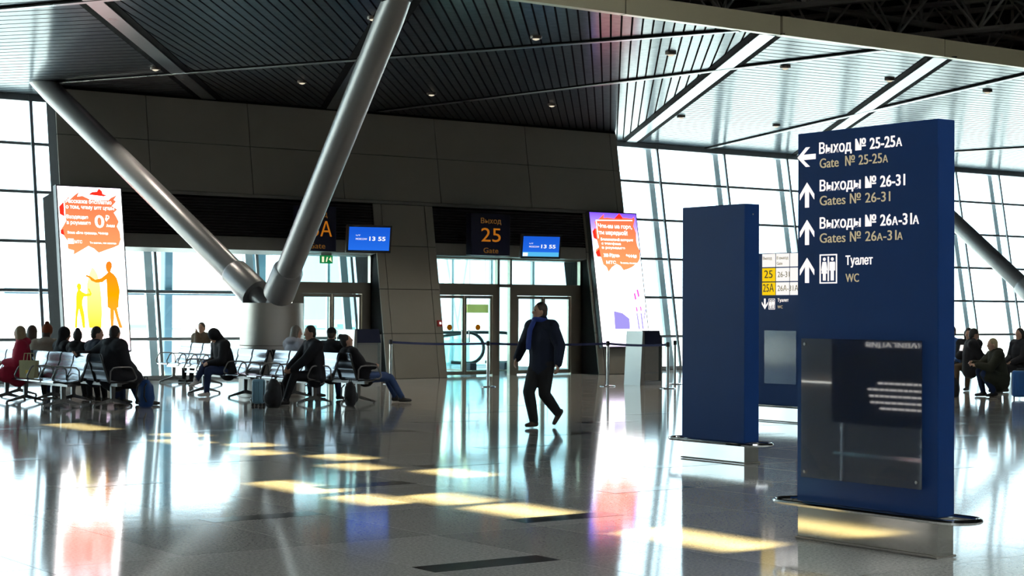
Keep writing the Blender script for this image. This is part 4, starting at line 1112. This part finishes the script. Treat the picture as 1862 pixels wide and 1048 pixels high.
        fd = Vector((math.cos(fy) * math.cos(fp), math.sin(fy) * math.cos(fp), math.sin(fp))); fs_ = Vector((-math.sin(fy), math.cos(fy), 0)); fu_ = fd.cross(fs_)
        F.loft([an - fd * .045 - fu_ * .035, an + fd * .06 - fu_ * .040, an + fd * .155 - fu_ * .047], [.037 * k, .044 * k, .038 * k], [.042 * k, .037 * k, .028 * k], fs_, 'shoe', 12)
        F.cap(an + fu_ * .02, an - fu_ * .02, .046 * k, .044 * k, 'shoe', 10)
        if coat: F.loft([hip + T * .05, hip.lerp(kn, coat * .5), hip.lerp(kn, coat)], [.115 * k + b, .11 * k + b, .10 * k + b], [.115 * k + b, .11 * k + b, .10 * k + b], side0, 'top', 14)
    if coat: F.loft([P, P - T * .03 + Vector((.06, 0, -.02))], [.17 * k + b, .17 * k + b], [.13 * k + b, .14 * k + b], side0, 'top', 14)
    if hood:   # hood lying on the shoulders
        F.ell(neck - fw * .07 * k + T * .01, (fw, sd, T), (.10 * k, .15 * k, .075 * k), 'top', 14)
    if extra: extra(F, dict(P=P, T=T, neck=neck, fw=fw, sd=sd, Hc=Hc, Hf=Hf, Hs=Hs, Hu=Hu, k=k))
    mats = dict(top=top, bottom=bottom, skin=SKIN, shoe=shoe, eye=EYEM, lip=LIP, collar=collar or top)
    F.solid('body', t, mats, voxel)
    G = Fig()
    if hair in ('short', 'long', 'bun', 'bald'):
        G.ell(Hc - Hf * .020 * k + Hu * .026 * k, ax, (.096 * k, .086 * k, .106 * k), 'h', 16)
        G.ell(Hc - Hf * .045 * k - Hu * .02 * k, ax, (.068 * k, .079 * k, .085 * k), 'h', 14)
        if hair == 'long':
            G.loft([Hc - Hf * .05 * k + Hu * .03 * k, Hc - Hf * .07 * k - Hu * .10 * k, Hc - Hf * .075 * k - Hu * .20 * k], [.085 * k, .09 * k, .07 * k], [.06 * k, .055 * k, .04 * k], Hs, 'h')
            for s in (1, -1): G.cap(Hc + Hs * s * .07 * k + Hu * .03 * k - Hf * .01, Hc + Hs * s * .082 * k - Hu * .10 * k - Hf * .02, .035 * k, .03 * k, 'h')
        if hair == 'bun': G.ell(Hc - Hf * .07 * k + Hu * .11 * k, ax, (.05 * k, .05 * k, .048 * k), 'h')
        G.solid('hair', t, {'h': HAIRM[hairc]}, max(voxel, .011), 3)
    elif hair == 'beanie':
        G.ell(Hc - Hf * .014 * k + Hu * .042 * k, ax, (.106 * k, .094 * k, .108 * k), 'h', 16)
        G.loft([Hc + Hu * .022 * k - Hf * .008, Hc + Hu * .062 * k - Hf * .008], [.097 * k, .097 * k], [.108 * k, .108 * k], Hs, 'h')
        G.ell(Hc + Hu * .165 * k - Hf * .02, ax, (.045 * k, .045 * k, .042 * k), 'h')
        G.solid('knit_hat', t, {'h': hatm}, max(voxel, .011), 3)
        H2 = Fig(); H2.loft([Hc - Hf * .055 * k, Hc - Hf * .07 * k - Hu * .12 * k], [.075 * k, .07 * k], [.05 * k, .04 * k], Hs, 'h'); H2.solid('hair', t, {'h': HAIRM[hairc]}, .012, 3)
    elif hair == 'hoodup':
        G.ell(Hc - Hf * .022 * k + Hu * .022 * k, ax, (.122 * k, .112 * k, .132 * k), 'h', 16)
        G.loft([Hc - Hf * .04 * k - Hu * .05 * k, neck - T * .03 * k - fw * .03 * k], [.10 * k, .13 * k], [.09 * k, .10 * k], Hs, 'h')
        G.solid('hood', t, {'h': hatm or top}, max(voxel, .011), 3)
    elif hair == 'cap':
        G.ell(Hc - Hf * .010 * k + Hu * .040 * k, ax, (.104 * k, .092 * k, .090 * k), 'h', 16)
        G.loft([Hc + Hf * .07 * k + Hu * .045 * k, Hc + Hf * .16 * k + Hu * .03 * k], [.07 * k, .055 * k], [.016 * k, .012 * k], Hs, 'h')
        G.solid('cap', t, {'h': hatm}, max(voxel, .011), 3)
        H2 = Fig(); H2.loft([Hc - Hf * .055 * k, Hc - Hf * .06 * k - Hu * .06 * k], [.076 * k, .06 * k], [.045 * k, .035 * k], Hs, 'h'); H2.solid('hair', t, {'h': HAIRM[hairc]}, .012, 3)
    return t

c_black = cloth('black', (.014, .014, .017)); c_navy = cloth('navy', (.012, .017, .035)); c_coat = cloth('charcoal', (.020, .021, .026)); c_red = cloth('crimson', (.42, .018, .05))
c_beige = cloth('beige', (.36, .31, .25)); c_jean = cloth('jeans', (.035, .065, .16)); c_djean = cloth('dark_jeans', (.018, .032, .085)); c_grey = cloth('pale_grey', (.52, .52, .58)); c_trous = cloth('dark_trousers', (.022, .022, .024))
c_olive = cloth('olive', (.030, .032, .020)); c_blue = cloth('shirt_blue', (.06, .15, .42)); c_brown = cloth('brown', (.10, .07, .045)); c_scarf = cloth('scarf_blue', (.030, .055, .26)); c_gjean = cloth('grey_jeans', (.09, .10, .13)); c_rust = cloth('rust_knit', (.22, .055, .02))
s_brown = mat('shoe_brown', (.055, .026, .014), .5); s_white = mat('shoe_white', (.55, .53, .52), .5)

# --- the man walking across the hall
pm = fl(985, 778)
def scarf_bits(F, a): pass
wm = person('man walking in a dark jacket with a blue scarf, looking left', (pm.x, pm.y), R(186), c_navy, c_trous, P=(0, 0, .915), T=(.02, 0, 1), head=(R(-24), R(2)), hl=(.03, .36, .90), hr=(.10, -.40, .96),
            ftl=((-.33, -.03, .20), R(-8), R(-52)), ftr=((.10, -.05, .088), R(8), R(0)), leg=.014, shoe=s_brown, hair='short', hairc='brown', bulk=.045, voxel=.0095, kneepole=(1, 0, .1), group='standing and moving travellers', elbow=(-.55, 0, .1), curl=.55, tw=R(4), collar=c_navy)
G = Fig(); nk = Vector((.018, 0, 1.475))
ringp = [nk + Vector((.105 * math.cos(a), .100 * math.sin(a), .01 + .022 * math.cos(a))) for a in [2 * math.pi * i / 16 for i in range(17)]]
G.loft(ringp, [.036] * 17, [.036] * 17, (0, 0, 1), 'h', 10)
G.loft([nk + Vector((.12, -.03, -.01)), nk + Vector((.168, -.05, -.12)), nk + Vector((.182, -.06, -.28)), nk + Vector((.182, -.065, -.38))], [.050, .055, .055, .052], [.020, .018, .018, .016], (0, 1, 0), 'h', 10)
G.solid('scarf', wm, {'h': c_scarf}, .010, 4)

def seat_at(bx, y, facing, off=0.02): return (bx + facing * off, y), (0.0 if facing > 0 else math.pi)
# --- left group
l, y = seat_at(10.9, 29.55, -1, .05)
person('person in a crimson hooded coat sitting with their back turned, far left', l, R(158), c_red, c_gjean, T=(.02, 0, 1), head=(R(-25), R(-4)), hair='long', hairc='sand', bulk=.045, coat=.6, hood=True, hl=(.28, .05, .70), hr=(.28, -.10, .70))
l, y = seat_at(11.62, 30.4, 1, .0)
person('person in a beige coat and rust bobble hat beside the crimson coat', l, R(60), c_beige, c_trous, T=(-.05, 0, 1), head=(R(-10), R(-2)), hair='beanie', hairc='brown', hatm=c_rust, bulk=.045, coat=.6, hood=True, size=1.0)
l, y = seat_at(11.62, 31.1, 1, .0)
person('brown-haired person half hidden between the crimson and beige coats', l, R(20), c_brown, c_djean, T=(-.05, 0, 1), head=(R(10), R(-2)), hair='long', hairc='brown', bulk=.04)
l, y = seat_at(11.62, 27.62, 1, .06)
person('man in a big dark coat seated facing right, arm along the backrest', l, R(8), c_coat, c_djean, T=(.05, 0, 1), head=(R(18), R(-6)), hair='short', hairc='dark', bulk=.075, coat=.75, hood=True, hl=(-.42, .34, .86), hr=(.34, -.12, .62), ftl=((.62, .14, .08), R(5), 0), ftr=((.66, -.14, .08), R(-8), 0), size=1.03)
l, y = seat_at(11.62, 28.33, 1, .06)
person('dark-haired person just behind the man in the big dark coat', l, R(0), c_navy, c_djean, T=(.0, 0, 1), head=(R(-20), R(-4)), hair='short', hairc='dark', bulk=.05, size=1.0)
l, y = seat_at(11.62, 28.95, 1, .02)
person('person in black with a turned head, right one of the dark pair', l, R(10), c_black, c_black, T=(-.05, 0, 1), head=(R(60), R(-5)), hair='bun', hairc='dark', bulk=.05, hood=True, size=.93)
l, y = seat_at(11.62, 29.62, 1, .0)
person('person in black, left one of the dark pair behind the left benches', l, R(0), c_black, c_black, T=(-.02, 0, 1), head=(R(-30), R(-6)), hair='hoodup', hatm=c_black, bulk=.05, size=.96)
# --- middle group
l, y = seat_at(14.98, 29.75, -1, .10)
person('hooded person in black bending forward with crossed legs', l, R(176), c_black, c_djean, T=(.30, 0, 1), head=(R(-6), R(-42)), hair='hoodup', hatm=c_black, bulk=.05, hl=(.36, .02, .62), hr=(.36, -.06, .64), ftl=((.42, .02, .085), 0, 0), ftr=((.64, .04, .30), R(12), R(-15)), shoe=s_white)
l, y = seat_at(14.98, 26.5, -1, .04)
person('dark-haired man in a black jacket leaning forward, facing left', l, R(172), c_coat, c_black, T=(.12, 0, 1), head=(R(4), R(-6)), hair='short', hairc='dark', bulk=.05, hl=(.50, .05, .55), hr=(.52, -.05, .58), ftl=((.60, .13, .08), 0, 0), ftr=((.62, -.16, .08), 0, 0), size=1.05)
l, y = seat_at(15.66, 27.25, 1, .02)
person('man in a dark cap seated behind the man leaning forward', l, R(30), c_black, c_djean, T=(-.03, 0, 1), head=(R(20), R(-14)), hair='cap', hatm=c_black, hairc='brown', bulk=.04)
l, y = seat_at(15.66, 28.55, 1, .0)
person('grey-haired person in a pale jacket in front of the drum pedestal', l, R(10), c_grey, c_gjean, T=(-.03, 0, 1), head=(R(-30), R(-4)), hair='long', hairc='grey', bulk=.04, hood=True, size=1.02)
l, y = seat_at(15.66, 26.45, 1, .22)
person('dark-haired person in black and blue jeans slumped on the right-facing bench', l, R(-14), c_black, c_jean, P=(0, 0, .47), T=(-.62, 0, 1), head=(R(-10), R(20)), hair='bun', hairc='dark', bulk=.04, hl=(.14, .06, .64), hr=(.16, -.08, .64), ftl=((.62, .12, .09), 0, 0), ftr=((.66, -.14, .09), 0, 0), kneepole=(1, 0, 1), hood=True)
l = onY(362, 640, 35.2)
person('far person in dark brown by the window, hand near the face', (17.5, 36.25), R(200), c_brown, c_black, P=(0, 0, .52), T=(.02, 0, 1), head=(R(25), R(-8)), hair='short', hairc='brown', bulk=.05, hl=(.20, .03, 1.08), hr=(.25, -.06, .75), size=1.0)
# --- far right group
gp = fl(1812, 722)
person('man in a dark olive coat crouching on the floor at the far right', (gp.x, gp.y), R(150), c_olive, c_djean, P=(-.08, 0, .33), T=(.22, 0, 1), head=(R(-4), R(-4)), hair='short', hairc='sand', bulk=.05, coat=.7, hl=(.42, .10, .62), hr=(.46, -.06, .66), ftl=((.10, .13, .09), 0, R(-4)), ftr=((.22, -.12, .08), 0, 0), kneepole=(1, 0, 1), hood=True)
b1 = fl(1778, 712)
person('woman in black holding a pale phone at the far right', (b1.x + .4, b1.y + .55), R(200), c_black, c_brown, T=(.02, 0, 1), head=(R(10), R(-18)), hair='long', hairc='dark', bulk=.04, hl=(.28, .04, .86), hr=(.28, -.03, .84))
person('man in a blue shirt seated behind the woman with the phone', (b1.x + .75, b1.y + 1.3), R(205), c_blue, c_trous, T=(.0, 0, 1), head=(R(-10), R(-8)), hair='short', hairc='brown', bulk=.02, size=1.04)
b2 = fl(1748, 712)
person('person in black seated at the edge of the big direction sign', (b2.x - .42, b2.y - .58), R(-40), c_black, c_black, T=(.05, 0, 1), head=(R(10), R(-12)), hair='short', hairc='dark', bulk=.05, hl=(.38, .06, .72), hr=(.40, -.08, .70))
b3 = fl(1856, 715)
person('person in a dark coat seated at the right edge of the picture', (b3.x + .45, b3.y + .35), R(165), c_coat, c_trous, T=(.0, 0, 1), head=(R(15), R(-6)), hair='long', hairc='dark', bulk=.05, hood=True)

# ================================================================== LUGGAGE AND SMALL THINGS
m_bagblk = mat('bag_black', (.014, .014, .016), .6, bump=.2, bscale=80); m_bagblue = mat('bag_blue', (.012, .06, .22), .4, bump=.3, bscale=30); m_case = mat('suitcase_pale_blue', (.24, .46, .60), .28, var=.12); m_tote = mat('tote_canvas', (.42, .38, .20), .7, bump=.2, bscale=70)
def suitcase(label, p, rz, w, d, h, m):
    t = thing('suitcase', label, 'suitcase', (p[0], p[1], 0), rz)
    MB().rbox((0, 0, h / 2 + .04), (w, d, h), .045, 3).build('shell', m, t, True)
    for k in range(4): MB().rbox((-w * .3 + k * w * .2, -d / 2 - .003, h / 2 + .04), (.025, .012, h * .82), .005, 1).build('rib', m, t)
    MB().tube([(-w / 2 - .004, 0, .08), (-w / 2 - .004, 0, h), (w / 2 + .004, 0, h), (w / 2 + .004, 0, .08)], .008, 6, True).build('zip', m_dark, t)
    for sx in (-1, 1):
        for sy in (-1, 1): MB().tube([(sx * w * .38 - .012, sy * d * .36, .025), (sx * w * .38 + .012, sy * d * .36, .025)], .025, 12).build('wheel', m_dark, t, True)
    MB().tube([(-w * .2, 0, h + .03), (-w * .2, 0, h + .075), (w * .2, 0, h + .075), (w * .2, 0, h + .03)], .012, 8).build('handle', m_dark, t, True)
    return t
p = fl(470, 739); suitcase('pale blue hard suitcase standing before the middle bench', p, R(-60), .20, .16, .42, m_case)
p = fl(1856, 726); suitcase('bright blue suitcase at the right edge beside the far bench', p, R(-50), .32, .20, .50, mat('suitcase_blue', (.02, .13, .40), .35))
def backpack(label, p, rz, s, m):
    t = thing('backpack', label, 'backpack', (p[0], p[1], 0), rz)
    q = Fig(); q.loft([(0, 0, .06 * s), (0, 0, .2 * s), (0, 0, .38 * s), (0, 0, .44 * s)], [.15 * s, .17 * s, .15 * s, .09 * s], [.09 * s, .11 * s, .09 * s, .05 * s], (0, 1, 0), 'h'); q.ell((.10 * s, 0, .17 * s), (Vector((1, 0, 0)), Vector((0, 1, 0)), Vector((0, 0, 1))), (.06 * s, .12 * s, .12 * s), 'h')
    o = q.solid('pack', t, {'h': m}, .016, 3)
    for sy in (-.08, .08): MB().tube([(-.09 * s, sy * s, .42 * s), (-.15 * s, sy * s, .36 * s), (-.16 * s, sy * s, .2 * s), (-.09 * s, sy * s, .1 * s)], .014 * s, 6).build('strap', m_dark, t, True)
    MB().tube([(0, -.04 * s, .47 * s), (0, -.03 * s, .53 * s), (0, .03 * s, .53 * s), (0, .04 * s, .47 * s)], .009 * s, 6).build('grab_loop', m_dark, t, True)
    return t
p = fl(497, 742); backpack('black backpack on the floor beside the pale blue suitcase', p, R(200), 1.0, m_bagblk)
p = fl(672, 741); backpack('black bag on the floor under the right-facing middle bench', (p.x - .05, p.y + .55), R(0), .85, m_bagblk)
p = fl(246, 741); backpack('blue bag on the floor beside the man in the big dark coat', (p.x + .14, p.y - .1), R(30), .95, m_bagblue)
p = fl(1752, 726); backpack('low black bag on the floor beside the big direction sign', (p.x + .3, p.y + .5), R(60), .8, m_bagblk)
def tote(label, p, z, rz, m):
    t = thing('tote_bag', label, 'bag', (p[0], p[1], z), rz)
    q = MB(); q.hexa([(-.15, -.06, 0), (.15, -.06, 0), (.15, .06, 0), (-.15, .06, 0), (-.18, -.04, .30), (.18, -.04, .30), (.18, .04, .30), (-.18, .04, .30)]); q.build('bag_body', m, t)
    MB().slab_xz([(-.02, .08), (.05, .08), (.05, .14), (-.02, .14)], -.062, -.052).build('print', mat('tote_print', (.7, .5, .05), .6), t)
    for sy in (-.045, .045): MB().tube([(-.08, sy, .29), (-.06, sy, .42), (.06, sy, .42), (.08, sy, .29)], .009, 6).build('handle', m, t, True)
    return t
tote('pale canvas tote bag on the bench seat beside the crimson coat', (10.68, 28.75), .452, R(-60), m_tote)
t = thing('phone', 'pale phone in the hands of the woman in black, far right', 'phone')
t.location = (b1.x + .4 - .40, b1.y + .55 - .12, .90); t.rotation_euler = (0, R(-30), R(200))
MB().rbox((0, 0, 0), (.012, .07, .14), .004, 1).build('phone_case', m_wht, t)
